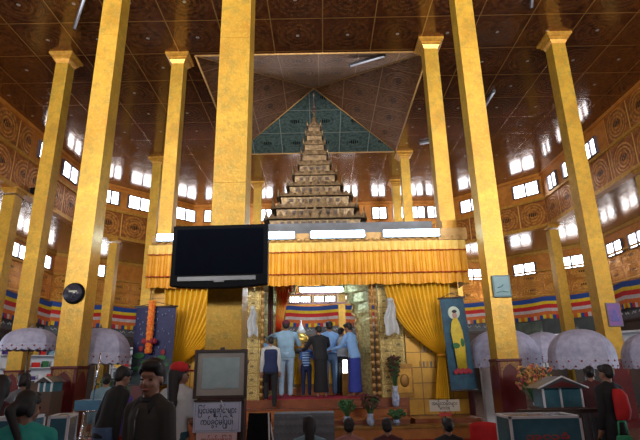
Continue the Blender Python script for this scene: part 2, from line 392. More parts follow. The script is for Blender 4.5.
    if stripes:
        c = MB()
        for z in (.95, 1.03, 1.11, 1.19, 1.27, 1.34):
            i = max(k for k in range(len(tors)) if tors[k][0] <= z); f = (z - tors[i][0]) / (tors[i + 1][0] - tors[i][0]); rx = tors[i][1] * (1 - f) + tors[i + 1][1] * f; ry = tors[i][2] * (1 - f) + tors[i + 1][2] * f
            c.loft([((0, 0, z + q), (rx + .025) * slim, ry + .021) for q in (-.016, .016)], C_pale, M=U)
        c.build('shirt_stripes', root)
    if vest:
        c = MB(); torso(c, 1.0, .8, 1.40, .030); organic('vest', c, vest, root, vox)
    if names[0] == 'jacket' and collar:
        c = MB()
        c.path([U @ Vector((0, -ry - .022, z)) for z, rx, ry in tors[1:6]], .006 * s, silver, 5); c.build('zip', root)
        for sd in (-1, 1): c = MB(); c.loft([((sd * .045, -.085, 1.36), .035, .012), ((sd * .055, -.070, 1.41), .03, .012), ((sd * .062, -.03, 1.445), .02, .02)], collar, M=U); c.build('lapel', root)
    if pack:
        c = MB(); c.loft([((0, .15, .98), .11, .06), ((0, .17, 1.1), .13, .08), ((0, .16, 1.3), .12, .07), ((0, .13, 1.38), .07, .04)], pack, M=U); c.build('backpack', root, bevel=.02)
    if collar:
        c = MB(); c.loft([((0, 0, 1.42), .085, .075), ((0, .005, 1.462), .068, .064)], collar, M=U); c.build('collar', root)
    kind, bm_ = bottom
    c = MB()
    if kind == 'trousers':
        c.loft([((0, 0, z + dz), rx + .016, ry + .016) for z, rx, ry in ((.80, .13, .10), (.86, .155, .108), (.93, .162, .112), (.99, .15, .105))], skinm, M=T)
        for h, k, a, t in LP: c.caps(h, k, .096 * s, .072 * s, skinm); c.caps(k, k.lerp(a, .95), .072 * s, .058 * s, skinm)
    elif sit:
        c.loft([((0, -.14, .05), .36, .27), ((0, -.12, .14), .36, .27), ((0, -.03, .22), .2, .17)], skinm, M=T)
    else:
        zb = .12 if kind == 'skirt' else .10
        c.loft([((0, -.01, zb), .19, .15), ((0, -.01, .35), .175, .14), ((0, 0, .6), .165, .13), ((0, 0, .85), .172, .13), ((0, 0, 1.0), .15, .11)], skinm, M=T)
    organic(names[1], c, bm_, root, vox)
    # hair
    c = MB()
    def hh_(cc, r): c.ell(HD @ Vector(cc), tuple(x * s for x in r), hairm, 14, 10, M=hm)
    hh_((0, .024, 1.632), (.087, .100, .092)); hh_((0, .060, 1.585), (.078, .062, .075)); hh_((.01, -.050, 1.668), (.072, .056, .040)); hh_((.052, -.02, 1.635), (.03, .05, .04)); hh_((-.052, -.02, 1.635), (.03, .05, .04))
    if hair in ('long', 'pony'): 
        for sd in (-1, 1): hh_((sd * .066, .03, 1.57), (.022, .045, .07))
    if hair == 'long': c.caps(HD @ Vector((0, .07, 1.58)), U @ Vector((0, .105, 1.30)), .072 * s, .06 * s, hairm); c.caps(U @ Vector((0, .105, 1.30)), U @ Vector((0, .12, 1.15)), .065 * s, .03 * s, hairm)
    if hair == 'pony': c.caps(HD @ Vector((0, .10, 1.61)), HD @ Vector((0, .155, 1.56)), .03 * s, .035 * s, hairm); c.caps(HD @ Vector((0, .155, 1.56)), U @ Vector((0, .14, 1.30)), .036 * s, .02 * s, hairm)
    if hair == 'bun': c.ell(HD @ Vector((0, .12, 1.62)), (.04 * s, .04 * s, .04 * s), hairm)
    if hair == 'side': c.caps(HD @ Vector((.06, .06, 1.60)), U @ Vector((.07, .06, 1.38)), .045 * s, .03 * s, hairm); c.caps(HD @ Vector((-.06, .06, 1.60)), U @ Vector((-.07, .06, 1.40)), .045 * s, .03 * s, hairm)
    organic('hair', c, hairm, root, vox * .9, 3)
    if cap:
        c = MB(); c.ell(HD @ Vector((0, .015, 1.648)), (.096 * s, .112 * s, .075 * s), cap, 16, 10, M=hm)
        c.ell(HD @ Vector((0, -.12, 1.635)), (.065 * s, .07 * s, .010 * s), cap, 12, 6, M=hm); c.build('cap', root)
    return root

# ------------------------------------------------------------------ room
Zc, Zf = 12.3, 9.1
XW = 12.8
def wallstrip(mb, p, q, z0, z1, m, uw=1.65, vh=1.6, u0=0, v0=0):
    p = Vector(p); q = Vector(q); L = (q - p).length
    mb.face([(p.x, p.y, z0), (q.x, q.y, z0), (q.x, q.y, z1), (p.x, p.y, z1)], m, [(u0, v0), (u0 + L / uw, v0), (u0 + L / uw, v0 + (z1 - z0) / vh), (u0, v0 + (z1 - z0) / vh)])
fl = MB(); fl.box((-17.3, -12.4, -.2), (17.3, 35.4, 0), floorm); struct(fl, 'floor')
# high ceiling with a square opening for the vault
hx0, hx1, hy0, hy1 = -4.3, 3.95, 14.75, 23.0
ce = MB()
def cquad(x0, x1, y0, y1, z=Zc):
    P = [(x0, y0), (x0, y1), (x1, y1), (x1, y0)]
    ce.face([(x, y, z) for x, y in P], ceilm, [((x - .2) / 1.67, (y - 12.95) / 1.655) for x, y in P])
cquad(-XW, hx0, -12, 26.3); cquad(hx1, XW, -12, 26.3); cquad(hx0, hx1, -12, hy0); cquad(hx0, hx1, hy1, 26.3)
P = [(-XW, 26.3), (-8.4, 30.9), (8.4, 30.9), (XW, 26.3)]
ce.face([(x, y, Zc) for x, y in P], ceilm, [((x - .2) / 1.67, (y - 12.95) / 1.655) for x, y in P])
ce.box((-XW - .2, -12.2, Zc + 1.9), (XW + .2, 31.2, Zc + 2.1), ceilm)      # roof slab above the vault
struct(ce, 'ceiling')
# vault: four triangular slopes
ap = Vector((-.16, 18.9, 13.53)); cs = [(hx0, hy0), (hx1, hy0), (hx1, hy1), (hx0, hy1)]
va = MB()
for i, m in ((0, vaultm), (1, vaultm), (2, cool_lit_vault), (3, vaultm)):
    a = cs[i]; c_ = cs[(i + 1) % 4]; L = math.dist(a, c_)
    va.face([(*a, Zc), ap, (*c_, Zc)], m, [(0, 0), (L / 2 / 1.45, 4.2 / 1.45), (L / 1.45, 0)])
struct(va, 'ceiling_vault')
tr = MB()
for a in cs: tr.tube((*a, Zc), ap - Vector((0, 0, .02)), .025, gold_tan, n=6)
for i in range(4): tr.tube((*cs[i], Zc - .01), (*cs[(i + 1) % 4], Zc - .01), .035, gold_tan, n=6)
struct(tr, 'trim_1')
# friezes above the aisle
faces = [('wall_left', (-XW, -12), (-XW, 26.3)), ('wall_back_left', (-XW, 26.3), (-8.4, 30.9)), ('wall_back', (-8.4, 30.9), (8.4, 30.9)),
         ('wall_back_right', (8.4, 30.9), (XW, 26.3)), ('wall_right', (XW, 26.3), (XW, -12))]
wn = [0]
def window(p, d, n, w, h, z, panes=2):
    """window unit centred at p, along d, inward normal n"""
    wn[0] += 1
    M = Matrix(((d.x, n.x, 0, p.x), (d.y, n.y, 0, p.y), (0, 0, 1, z), (0, 0, 0, 1)))
    g = MB(); g.box((-w / 2, .02, -h / 2), (w / 2, .035, h / 2), glassw, M)
    o = struct(g, 'window_%d' % wn[0])
    f = MB(); t = .05
    f.box((-w / 2 - t, 0, h / 2), (w / 2 + t, .09, h / 2 + t), framew, M); f.box((-w / 2 - t, 0, -h / 2 - t), (w / 2 + t, .09, -h / 2), framew, M)
    for k in range(panes + 1):
        x = -w / 2 + w * k / panes; f.box((x - t * .9, 0, -h / 2), (x + t * .9, .12, h / 2), framew, M)
    f.build('window_frame', o)
for nm, a, b in faces:
    a = Vector(a); b = Vector(b); L = (b - a).length; d = (b - a) / L; n = Vector((d.y, -d.x))   # inward normal
    w = MB()
    side = nm in ('wall_left', 'wall_right')
    u0 = 0
    if side:
        # lower rows of square medallion panels, windows only near the altar end
        s0, s1 = ((0, L - 6.6) if nm == 'wall_left' else (6.6, L))
        q0 = a + d * s0; q1 = a + d * s1
        wallstrip(w, q0, q1, Zf, Zc, friezem, 1.62, 1.6, u0=(0 if nm == 'wall_left' else 4), v0=0)
        r0, r1 = ((L - 6.6, L) if nm == 'wall_left' else (0, 6.6))
    else: r0, r1 = 0, L
    p0 = a + d * r0; p1 = a + d * r1
    wallstrip(w, p0, p1, Zf, 10.75, friezem, 1.6, 1.65, 0, 0)
    wallstrip(w, p0, p1, 10.75, Zc, band)
    npan = (r1 - r0) / 1.65
    # mouldings
    for z, t_, dd in ((Zf + .05, .10, .12), (10.75, .07, .07), (Zc - .08, .08, .10)):
        if z == 10.75 and side: A, B = a, b
        else: A, B = a, b
        Mx = Matrix(((d.x, n.x, 0, A.x), (d.y, n.y, 0, A.y), (0, 0, 1, z), (0, 0, 0, 1)))
        w.box((0, 0, -t_), (L, dd, t_), gold_trim if z < 11 else band, Mx)
    w.box((0, -.3, 0), (L, 0, .02), band, Matrix(((d.x, n.x, 0, a.x), (d.y, n.y, 0, a.y), (0, 0, 1, Zf - .02), (0, 0, 0, 1))))
    struct(w, nm)
    cnt = {'wall_left': 3, 'wall_right': 3, 'wall_back_left': 3, 'wall_back_right': 3, 'wall_back': 9}[nm]
    WP = {'wall_left': [(-XW, y) for y in (21.0, 23.1, 25.2)], 'wall_right': [(XW, y) for y in (20.95, 23.2, 24.95)],
          'wall_back_left': [(-12.25, 26.87), (-11.0, 28.18), (-8.85, 30.43)], 'wall_back_right': [(12.15, 26.98), (9.7, 29.54)],
          'wall_back': [(x, 30.9) for x in (-7.2, -5.3, -3.6, -1.9, .2, 2.1, 3.95, 5.35, 6.5, 7.6)]}[nm]
    for q in WP:
        narrow = q in ((-12.25, 26.87),) or nm == 'wall_right'
        window(Vector(q), d, n, .95 if narrow or nm == 'wall_back' else 1.5, .74, 11.5 if nm != 'wall_right' else 11.3, 2)
# aisle ceiling
ai = MB()
def aq(P):
    ai.face([(x, y, Zf) for x, y in P], aislem, [((x) / 1.6, y / 1.6) for x, y in P])
aq([(-17, -12), (-17, 30.5), (-XW, 26.3), (-XW, -12)]); aq([(-17, 30.5), (-12.5, 35), (-8.4, 30.9), (-XW, 26.3)]); aq([(-12.5, 35), (12.5, 35), (8.4, 30.9), (-8.4, 30.9)])
aq([(12.5, 35), (17, 30.5), (XW, 26.3), (8.4, 30.9)]); aq([(17, 30.5), (17, -12), (XW, -12), (XW, 26.3)])
struct(ai, 'ceiling_aisle')
# outer walls
outer = [('wall_outer_left', (-17, -12), (-17, 30.5)), ('wall_outer_back_left', (-17, 30.5), (-12.5, 35)), ('wall_outer_back', (-12.5, 35), (12.5, 35)),
         ('wall_outer_back_right', (12.5, 35), (17, 30.5)), ('wall_outer_right', (17, 30.5), (17, -12))]
for nm, a, b in outer:
    a = Vector(a); b = Vector(b); L = (b - a).length; d = (b - a) / L; n = Vector((d.y, -d.x))
    w = MB()
    wallstrip(w, a, b, 7.75, Zf, band); wallstrip(w, a, b, 6.1, 7.75, repousse, 1.7, .83); wallstrip(w, a, b, 4.7, 6.1, band)
    wallstrip(w, a, b, 3.95, 4.7, slate); wallstrip(w, a, b, 0, 3.95, lowwall)
    Mx = lambda z: Matrix(((d.x, n.x, 0, a.x), (d.y, n.y, 0, a.y), (0, 0, 1, z), (0, 0, 0, 1)))
    for z, t_, dd in ((7.78, .06, .1), (6.12, .06, .1), (Zf - .1, .1, .1)): w.box((0, 0, -t_), (L, dd, t_), gold_trim, Mx(z))
    w.box((0, 0, -.06), (L, .1, .06), woodfr, Mx(3.95))
    k = .3                                            # pale brush-like scroll ornament on the slate band
    while k < L - .6:
        pts = [a + d * (k + j * .06) + n * .02 for j in range(7)]
        w.path([(p.x, p.y, 4.33 + .07 * math.sin(j * 1.6 + k * 3)) for j, p in enumerate(pts)], .018, whitep, 4)
        k += .62
    struct(w, nm)
    OP = {'wall_outer_left': [(-17, y) for y in (17.4, 19.6, 21.8, 24.0, 26.6, 29.2)], 'wall_outer_right': [(17, y) for y in (29.9, 27.45, 25.3, 23, 20.6, 18.2)],
          'wall_outer_back_left': [(-14.75, 32.75)], 'wall_outer_back_right': [(14.12, 33.38), (16.3, 31.2)],
          'wall_outer_back': [(x, 35) for x in (-11, -8.6, -6.2, 6.4, 8.8, 11.0)]}[nm]
    for q in OP: window(Vector(q), d, n, 1.5, .72, 8.3 if 'left' in nm else 8.02)
# low bright clerestory seen through the pavilion
for x in (-1.5, .25, 2.0): window(Vector((x, 34.95)), Vector((1, 0)), Vector((0, -1)), 1.55, .38, 6.45)
# rear wall behind the visitor, open to daylight between its parapet and the frieze
rw = MB(); rw.box((-17.2, -12.3, 0), (17.2, -12, 4.2), lowwall); rw.box((-17.2, -12.3, 9.1), (17.2, -12, 14.4), band)
for x in (-17, -12.8, -8.5, -4.25, 0, 4.25, 8.5, 12.8, 17): rw.box((x - .2, -12.3, 4.2), (x + .2, -12, 9.1), gold)
struct(rw, 'wall_rear')

# unseen slab added behind the camera to keep rear light off the foreground
eg = MB(); eg.box((-12.6, -12, 4.15), (12.6, -3.2, 4.4), band); eg.box((-12.6, -3.3, 4.4), (12.6, -3.2, 4.8), band); struct(eg, 'ceiling_added_shade')
# ------------------------------------------------------------------ columns
def column(x, y, w, z1, label, group, small=False, name='gilded_column', base=True):
    r = thing(name, label, 'column', (x, y, 0), 0, group); h = w / 2
    zb = 1.75 if base else .2
    s_ = MB()
    z = zb; seg = 2.35
    while z < z1 - .3:
        ze = min(z + seg, z1 - .3); s_.frus([(h, z), (h, ze - .012), (h - .004, ze - .008), (h - .004, ze)], gold); z = ze
    s_.build('shaft', r)
    c = MB(); k = .6 if small else 1
    c.frus([(h, z1 - .34 * k), (h + .01, z1 - .32 * k), (h + .06 * k, z1 - .22 * k), (h + .10 * k, z1 - .19 * k), (h + .10 * k, z1 - .13 * k), (h + .13 * k, z1 - .12 * k), (h + .19 * k, z1 - .07 * k), (h + .19 * k, z1)], gold_trim)
    c.build('capital', r)
    if base:
        b = MB(); b.frus([(h + .10, 0), (h + .10, .16), (h + .02, .22), (h + .02, zb - .06), (h + .035, zb - .04), (h + .035, zb)], maroon)
        bo = b.build('painted_base', r)
        for rot in range(4):
            M = Matrix.Rotation(rot * PI / 2, 4, 'Z'); g = MB(); yy = -(h + .024)
            top = zb - .08; wd = h - .03
            for q in range(2):
                pts = [(-wd, top - .32), (-wd * .8, top - .14), (-wd * .35, top - .05), (0, top - .01), (wd * .35, top - .05), (wd * .8, top - .14), (wd, top - .32)]
            P2 = [(-h + .005, top), (-h + .005, top - .34)] + [(px_, pz) for px_, pz in pts] + [(h - .005, top - .34), (h - .005, top)]
            for u, v in zip(pts[:-1], pts[1:]):
                g.raw([M @ Vector(p) for p in ((u[0], yy, u[1]), (v[0], yy, v[1]), (v[0], yy, top + .05), (u[0], yy, top + .05), (u[0], yy + .02, u[1]), (v[0], yy + .02, v[1]), (v[0], yy + .02, top + .05), (u[0], yy + .02, top + .05))],
                      [(0, 1, 2, 3), (0, 4, 5, 1), (2, 6, 7, 3)], arch_g)
            g.build('arch_relief', bo)
    else:
        b = MB(); b.frus([(h + .06, 0), (h + .06, .12), (h, .2)], gold_trim); b.build('base', r)
    return r
G1 = 'tall square gilded columns of the hall'
column(-1.235, 6.48, .45, Zc, 'nearest tall square gilded column, carrying the flat television in front of the altar', G1)
column(-4.62, 9.32, .42, Zc, 'tall gilded column with the round black clock, left of the television', G1)
column(3.59, 10.02, .42, Zc, 'tall gilded column with a small teal plaque, just right of the altar canopy', G1)
column(-8.85, 14.75, .43, Zc, 'tall gilded column with visible capital, farthest left of the tall ones', G1)
column(-4.88, 14.9, .43, Zc, 'tall gilded column with capital rising behind the left end of the orange valance', G1)
column(3.86, 14.35, .46, Zc, 'tall gilded column with capital rising behind the right end of the orange valance', G1)
column(8.12, 14.2, .46, Zc, 'tall gilded column with a purple picture on it, far right', G1)
column(4.42, 23.35, .45, Zc, 'distant gilded column with capital at the far right corner of the ceiling vault', G1)
column(4.55, 27.3, .45, Zc, 'more distant, lower looking of two gilded columns right of the spire', G1)
column(-8.4, 23.5, .45, Zc, 'distant gilded column at left behind the column carrying the capital near the valance', G1)
column(-3.65, 27.2, .45, Zc, 'distant gilded column just right of the nearest column, left of the spire', G1)
G2 = 'short gilded columns under the frieze'
column(-12.86, 19.2, .5, Zf - .03, 'short gilded column under the frieze at the left edge of the photo', G2, True, base=False)
column(-11.85, 27.2, .45, Zf - .03, 'short gilded column under the left rear corner of the frieze', G2, True, base=False)
column(12.85, 26.1, .5, Zf - .03, 'short gilded column under the right rear corner of the frieze', G2, True, base=False)
column(12.9, 18.0, .5, Zf - .03, 'short gilded column under the frieze at the right edge of the photo', G2, True, base=False)
column(1.25, 30.7, .42, Zf - .03, 'short gilded column far behind the altar, dividing the bunting seen through the pavilion', G2, True, base=False)
fl_ = thing('flood_lamp', 'small black floodlight on the capital of the short column at left edge', 'lamp', (-12.5, 20.2, 9.2))
m_ = MB(); m_.cbox((0, 0, .2), (.5, .2, .26), black); m_.build('housing', fl_); m_ = MB(); m_.tube((0, .1, .02), (0, .1, .12), .03, black); m_.build('bracket', fl_)

# ------------------------------------------------------------------ ceiling tubes
def tube_light(p, q, label):
    p = Vector(p); q = Vector(q); mid = (p + q) / 2; d = (q - p)
    r = thing('tube_light', label, 'light', mid, math.atan2(d.y, d.x), 'unlit tube lights on the high ceiling'); L = d.length / 2
    m = MB(); m.box((-L, -.05, -.02), (L, .05, .06), silver); m.build('fitting', r)
    m = MB(); m.tube((-L * .95, 0, -.05), (L * .95, 0, -.05), .035, tubedim); m.build('tube', r)
    m = MB(); m.cbox((-L * .97, 0, -.03), (.05, .1, .08), silver); m.cbox((L * .97, 0, -.03), (.05, .1, .08), silver); m.build('end_cap', r)
z_ = 12.235
tube_light((-6.62, 11.5, z_), (-7.75, 13.1, z_), 'unlit white ceiling tube above the capital of the left column')
tube_light((1.2, 15.6, 12.46), (2.45, 15.0, 12.28), 'dark bluish tube on the near right edge of the ceiling vault')
tube_light((6.3, 11.5, z_), (6.65, 12.5, z_), 'unlit ceiling tube at top right of the photo')
tube_light((7.1, 18.4, z_), (7.12, 17.3, z_), 'short unlit ceiling tube right of the tall column with teal plaque')
tube_light((5.0, 22.0, z_), (6.0, 21.6, z_), 'small unlit ceiling tube behind the column right of the valance')

# ------------------------------------------------------------------ television
a = at(175, 225, 5.75); b = at(269, 223, 5.75); c = at(171, 285, 5.75)
tw = b.x - a.x; th = a.z - c.z
cx = (a.x + b.x) / 2
tv = thing('television', 'large black flat television mounted high on the nearest gilded column', 'television', (cx - .01, 5.78, c.z - .015), math.radians(-2))
m = MB()
N = 12; fr = []; 
for i in range(N + 1):
    x = -tw / 2 + tw * i / N - 0; k = 1 - (2 * i / N - 1) ** 2; fr.append((x * 1.01, -.035 * k))
vs = [(x, -.05, z) for x, z in fr] + [(x, -.05, th) for x, z in fr] + [(x, .05, z) for x, z in fr] + [(x, .05, th) for x, z in fr]; n1 = N + 1; fs = []
for i in range(N): fs += [(i, i + 1, n1 + i + 1, n1 + i), (2 * n1 + i + 1, 2 * n1 + i, 3 * n1 + i, 3 * n1 + i + 1), (i + 1, i, 2 * n1 + i, 2 * n1 + i + 1), (n1 + i, n1 + i + 1, 3 * n1 + i + 1, 3 * n1 + i)]
fs += [(0, n1, 3 * n1, 2 * n1), (N, 2 * n1 + N, 3 * n1 + N, n1 + N)]
m.raw(vs, fs, black); m.build('casing', tv, bevel=.012)
m = MB(); m.box((-tw / 2 + .05, -.058, .13), (tw / 2 - .05, -.05, th - .05), screen); m.build('screen', tv)
m = MB(); m.box((-tw / 2 + .09, -.066, .055), (tw / 2 - .13, -.05, .105), silver); m.build('speaker_bar', tv)
m = MB(); m.box((-.05, -.07, .035), (.07, -.05, .055), silver); m.build('badge', tv)
m = MB(); m.box((-.2, .05, .2), (.2, .20, .5), black); m.tube((0, .2, .35), (0, .44, .35), .05, black); m.build('wall_bracket', tv)

# ------------------------------------------------------------------ things on columns
p = at(73, 293, 9.05)
ck = thing('wall_clock', 'round dark wall clock with a pale nameplate on the left tall column', 'clock', (p.x, 9.09, p.z))
MX = Matrix.Rotation(PI / 2, 4, 'X')
m = MB(); m.lathe([(.19, -.02), (.20, .0), (.19, .035), (.165, .05)], black, 28, M=MX); m.build('rim', ck)
m = MB(); m.lathe([(.165, .03), (.165, .052)], mat('clock_face', (.03, .03, .05), (.05, .05, .075), rough=.2, scale=14), 28, M=MX); m.build('dial', ck)
m = MB(); m.box((-.075, -.062, .015), (.075, -.05, .045), mat('pale_name_plate', (.42, .44, .36), rough=.5)); m.build('name_plate', ck)
for k, (hx, hz) in enumerate(((-.02, -.11), (.05, -.06))):
    m = MB(); m.tube((0, -.056, -.01), (hx, -.056, hz), .004, silver); m.build('hand', ck)
def plaque(x0, x1, z0, z1, y, label, cols, name='framed_picture', cat='picture', motif=None):
    r = thing(name, label, cat, ((x0 + x1) / 2, y, z0)); w = (x1 - x0) / 2; h = z1 - z0
    m = MB(); m.box((-w, -.03, 0), (w, 0, h), cols[0]); m.build('frame', r, bevel=.006)
    m = MB(); m.box((-w + .03, -.036, .03), (w - .03, -.03, h - .03), cols[1]); pn = m.build('picture', r)
    if motif: motif(pn, w, h)
    return r
tq = mat('teal_plaque', (.07, .20, .26), (.10, .24, .30), rough=.4, scale=8); tq2 = mat('teal_plaque_edge', (.03, .12, .15), rough=.4)
def scratch(pn, w, h):
    m = MB(); m.path([(-.09, -.038, h * .42), (-.02, -.038, h * .46), (.03, -.038, h * .56)], .007, tq2, 5); m.path([(-.12, -.038, h * .2), (0, -.038, h * .26), (.12, -.038, h * .22)], .006, leaf_p, 5); m.build('line_drawing', pn)
plaque(3.44, 3.80, 2.93, 3.37, 9.79, 'small square teal plaque on the column right of the altar canopy', (tq2, tq), motif=scratch)
pu = mat('purple_picture', (.22, .07, .26), (.10, .07, .26), rough=.5, scale=5); pu2 = mat('grey_picture_frame', (.16, .12, .14), rough=.5)
def fig(pn, w, h):
    m = MB(); bl = mat('painted_blue_figure', (.06, .06, .25), (.10, .08, .30), rough=.5, scale=20)
    m.ell((0, -.037, h * .62), (.05, .004, .06), bl); m.ell((0, -.037, h * .42), (.10, .004, .10), bl); m.ell((0, -.037, h * .28), (.14, .004, .05), bl); m.build('painted_figure', pn)
plaque(8.02, 8.42, 2.62, 3.28, 13.95, 'purple picture of a seated blue figure on the far right tall column', (pu2, pu), motif=fig)

# ------------------------------------------------------------------ buddhist bunting round the outer wall
def bunting(a, b, label, z=6.02, sag=.10, off=.25):
    a = Vector(a); b = Vector(b); L = (b - a).length; d = (b - a) / L; n = Vector((d.y, -d.x)); a = a + n * off
    r = thing('flag_bunting', label, 'bunting', (a.x, a.y, 0), 0, 'striped flag buntings along the outer wall')
    nu = int(L * 4); period = 3.4
    rows = [(0, .30, blue), (.30, .50, yellow), (.50, .76, red), (.76, .96, white), (.96, 1.18, orange)]
    def pt(u, dz):
        s = u * L; f = (s % period) / period; zz = z - sag * 4 * f * (1 - f) - dz
        q = d * s + n * (.03 * math.sin(s * 2.1)); return (q.x, q.y, zz)
    for k, (t0, t1, mm) in enumerate(rows):
        m = MB(); m.grid(lambda u, v: pt(u, t0 + (t1 - t0) * v), nu, 1, mm); m.build('stripe', r)
    m = MB(); q = 0; u = 0; cyc = (orange, yellow, blue, red, white, orange, blue, yellow)
    while u * L + .22 < L:
        m.face([pt(u, 1.18), pt(u + .2 / L, 1.18), pt(u + .2 / L, 1.44), pt(u, 1.44)], cyc[q % 8]); q += 1; u += .21 / L
    m.build('pennant_fringe', r)
bunting((-17, 12), (-17, 30.5), 'striped flag bunting along the left outer wall')
bunting((-17, 30.5), (-12.5, 35), 'striped flag bunting on the left rear corner, left of the brocade banner')
bunting((-12.5, 35), (12.5, 35), 'striped flag bunting across the back wall, seen through the pavilion')
bunting((12.5, 35), (17, 30.5), 'striped flag bunting on the right rear corner between two columns')
bunting((17, 30.5), (17, 12), 'striped flag bunting along the right outer wall')

# things on the outer wall, low
def wallpic(px0, py0, px1, py1, Y, label, mm, grp=None, xw=None):
    a = at(px0, py0, Y); b = at(px1, py1, Y)
    if a.z > 3.9 and False: pass
    return plaque(a.x, b.x, b.z, a.z, Y, label, (woodfr, mm), 'wall_painting', 'painting')
dkp = mat('dark_painting', (.03, .04, .05), (.06, .07, .07), rough=.4, scale=2)
def cornerpic(px0, px1, py0, py1, label, mm):
    A = Vector((12.5, 35)); B = Vector((17, 30.5)); v = ROT @ Vector(((px0 + px1) / 2 - 320, 220 - (py0 + py1) / 2, -F)); t = (A.x + A.y) / (v.x + v.y)
    c = EYE + v * t; h = abs(at(px0, py0, c.y).z - at(px0, py1, c.y).z); w = abs(at(px1, py0, c.y).x - at(px0, py0, c.y).x) * .66
    r = plaque(-w, w, 0, h, 0, label, (woodfr, mm), 'wall_painting', 'painting'); r.location = (c.x - .08, c.y - .08, c.z - h / 2); r.rotation_euler = (0, 0, -PI / 4)
cornerpic(514, 544, 322, 340, 'wide grey green mural under the bunting, right of the plaque column', mural)
cornerpic(546, 562, 318, 338, 'dark framed painting left of the short rear column', dkp)
cornerpic(578, 594, 318, 340, 'dark framed painting right of the short rear column', dkp)
def cabinet(x, y, w, h, rz, label, near):
    r = thing('display_cabinet', label, 'cabinet', (x, y, 0), rz, 'display cabinets along the outer wall'); 
    m = MB(); m.box((-w / 2, -.3, 0), (w / 2, .3, h * .5), lowwall); m.box((-w / 2, .25, h * .5), (w / 2, .3, h), whitep); m.box((-w / 2, -.3, h), (w / 2, .3, h + .08), whitep); m.build('cabinet_body', r)
    for k in range(3): m = MB(); m.box((-w / 2, -.28, h * .5 + k * h * .17), (w / 2, .25, h * .5 + k * h * .17 + .03), whitep); m.build('shelf', r)
    for sx in (-1, 1): m = MB(); m.box((sx * w / 2 - .03, -.3, h * .5), (sx * w / 2 + .03, -.26, h), whitep); m.build('post', r)
    Mw = Matrix.Translation((x, y, 0)) @ Matrix.Rotation(rz, 4, 'Z')
    for k in range(3):
        x_ = -w / 2 + .15; zz = h * .5 + k * h * .17 + .03
        while x_ < w / 2 - .3:
            hh2 = random.uniform(.14, .28); ww = random.uniform(.16, .30); g = MB(); g.box((-ww / 2, -.1, 0), (ww / 2, .1, hh2), random.choice((red, tealglass, whitep, gold, C_purple, leaf_p)))
            o = g.build('goods_box'); tag(o, 'small coloured box on a shelf of the cabinet ' + near, 'box', 'coloured boxes in the cabinet ' + near); o.location = Mw @ Vector((x_ + ww / 2, -.05, zz)); o.rotation_euler = (0, 0, rz); x_ += ww + .12
cabinet(12.6, 22, 3.2, 2.9, math.radians(-50), 'white shelved display cabinet full of goods behind the right parasols', 'behind the right parasols')
cabinet(10.9, 26.5, 3.0, 3.1, math.radians(-20), 'taller shelved display cabinet left of the far right tall column', 'left of the far right tall column')
cabinet(-11.5, 20.5, 3.0, 2.8, math.radians(50), 'shelved display cabinet of colourful goods behind the left parasols', 'behind the left parasols')
cabinet(-9.2, 26, 3.0, 2.8, math.radians(15), 'shelved display cabinet between the clock column and the brocade banner', 'left of the brocade banner')

# ------------------------------------------------------------------ altar pavilion
PX0, PX1, PY = -4.0, 3.42, 11.2
pv = thing('altar_pavilion', 'gilded altar pavilion with studded pillars and flat roof beam under the spire', 'pavilion', (0, PY, 0))
def rel(x, y, z): return (x, y - PY, z)
m = MB(); m.box(rel(PX0, PY, 4.55), rel(PX1, 14.0, 4.72), gold_tan); m.box(rel(PX0, PY, 4.38), rel(PX1, PY + .12, 4.55), gold_dark)
m.box(rel(-2.3, PY + .1, 4.72), rel(2.7, 14.0, 5.0), slate); m.build('roof_beam', pv)
m = MB(); m.box(rel(PX1 - .62, PY - .04, 4.5), rel(PX1 + .05, PY + .3, 4.78), gold_tan); m.box(rel(PX1 - .50, PY - .0, 4.78), rel(PX1 - .15, PY + .3, 5.0), gold_trim); m.build('corner_block', pv)
m = MB()
x = PX0
while x < PX1 - .1: m.ell(rel(x + .09, PY - .03, 4.56), (.075, .02, .045), gold_tan, 8, 5); x += .2
m.build('carved_edge', pv)
def uvbox(mb, x0, x1, y0, y1, z0, z1, m, s=.28):
    for (p, q) in (((x0, y0), (x1, y0)), ((x1, y0), (x1, y1)), ((x1, y1), (x0, y1)), ((x0, y1), (x0, y0))):
        L = math.dist(p, q); mb.face([rel(*p, z0), rel(*q, z0), rel(*q, z1), rel(*p, z1)], m, [(0, 0), (L / s, 0), (L / s, (z1 - z0) / s), (0, (z1 - z0) / s)])
    mb.face([rel(x0, y0, z1), rel(x1, y0, z1), rel(x1, y1, z1), rel(x0, y1, z1)], m, [(0, 0), (1, 0), (1, 1), (0, 1)])
Z1 = 4.4
m = MB(); uvbox(m, 1.30, 1.58, 11.35, 11.6, 1.0, Z1, studm); m.build('studded_pillar', pv)
m = MB(); uvbox(m, 1.58, 1.86, 11.40, 11.6, 1.7, Z1, studm); m.build('studded_pillar', pv)
m = MB(); uvbox(m, -1.72, -1.36, 11.35, 11.6, 1.0, Z1, studm); m.build('studded_pillar', pv)
m = MB(); m.box(rel(1.60, 11.36, 1.0), rel(2.0, 11.62, 1.7), gold_dark); m.box(rel(1.64, 11.33, 1.1), rel(1.96, 11.36, 1.6), gold_trim); m.ell(rel(1.8, 11.33, 1.35), (.1, .02, .14), gold_dark); m.build('pedestal', pv)
for x0 in (1.12, 1.24, -1.36, -1.74):
    m = MB(); m.tube(rel(x0, 11.33, 1.0), rel(x0, 11.33, Z1), .035, gold_dark)
    z = 1.1
    while z < Z1: m.ell(rel(x0, 11.32, z), (.05, .05, .05), gold_tan, 8, 6); z += .16
    m.build('beaded_colonnette', pv)
m = MB(); uvbox(m, 1.88, 3.2, 11.42, 11.55, .63, Z1, bayp, .33); m.build('bay_panel', pv)
m = MB(); uvbox(m, -3.95, -1.93, 11.42, 11.55, .63, Z1, bayp, .33); m.build('bay_panel', pv)
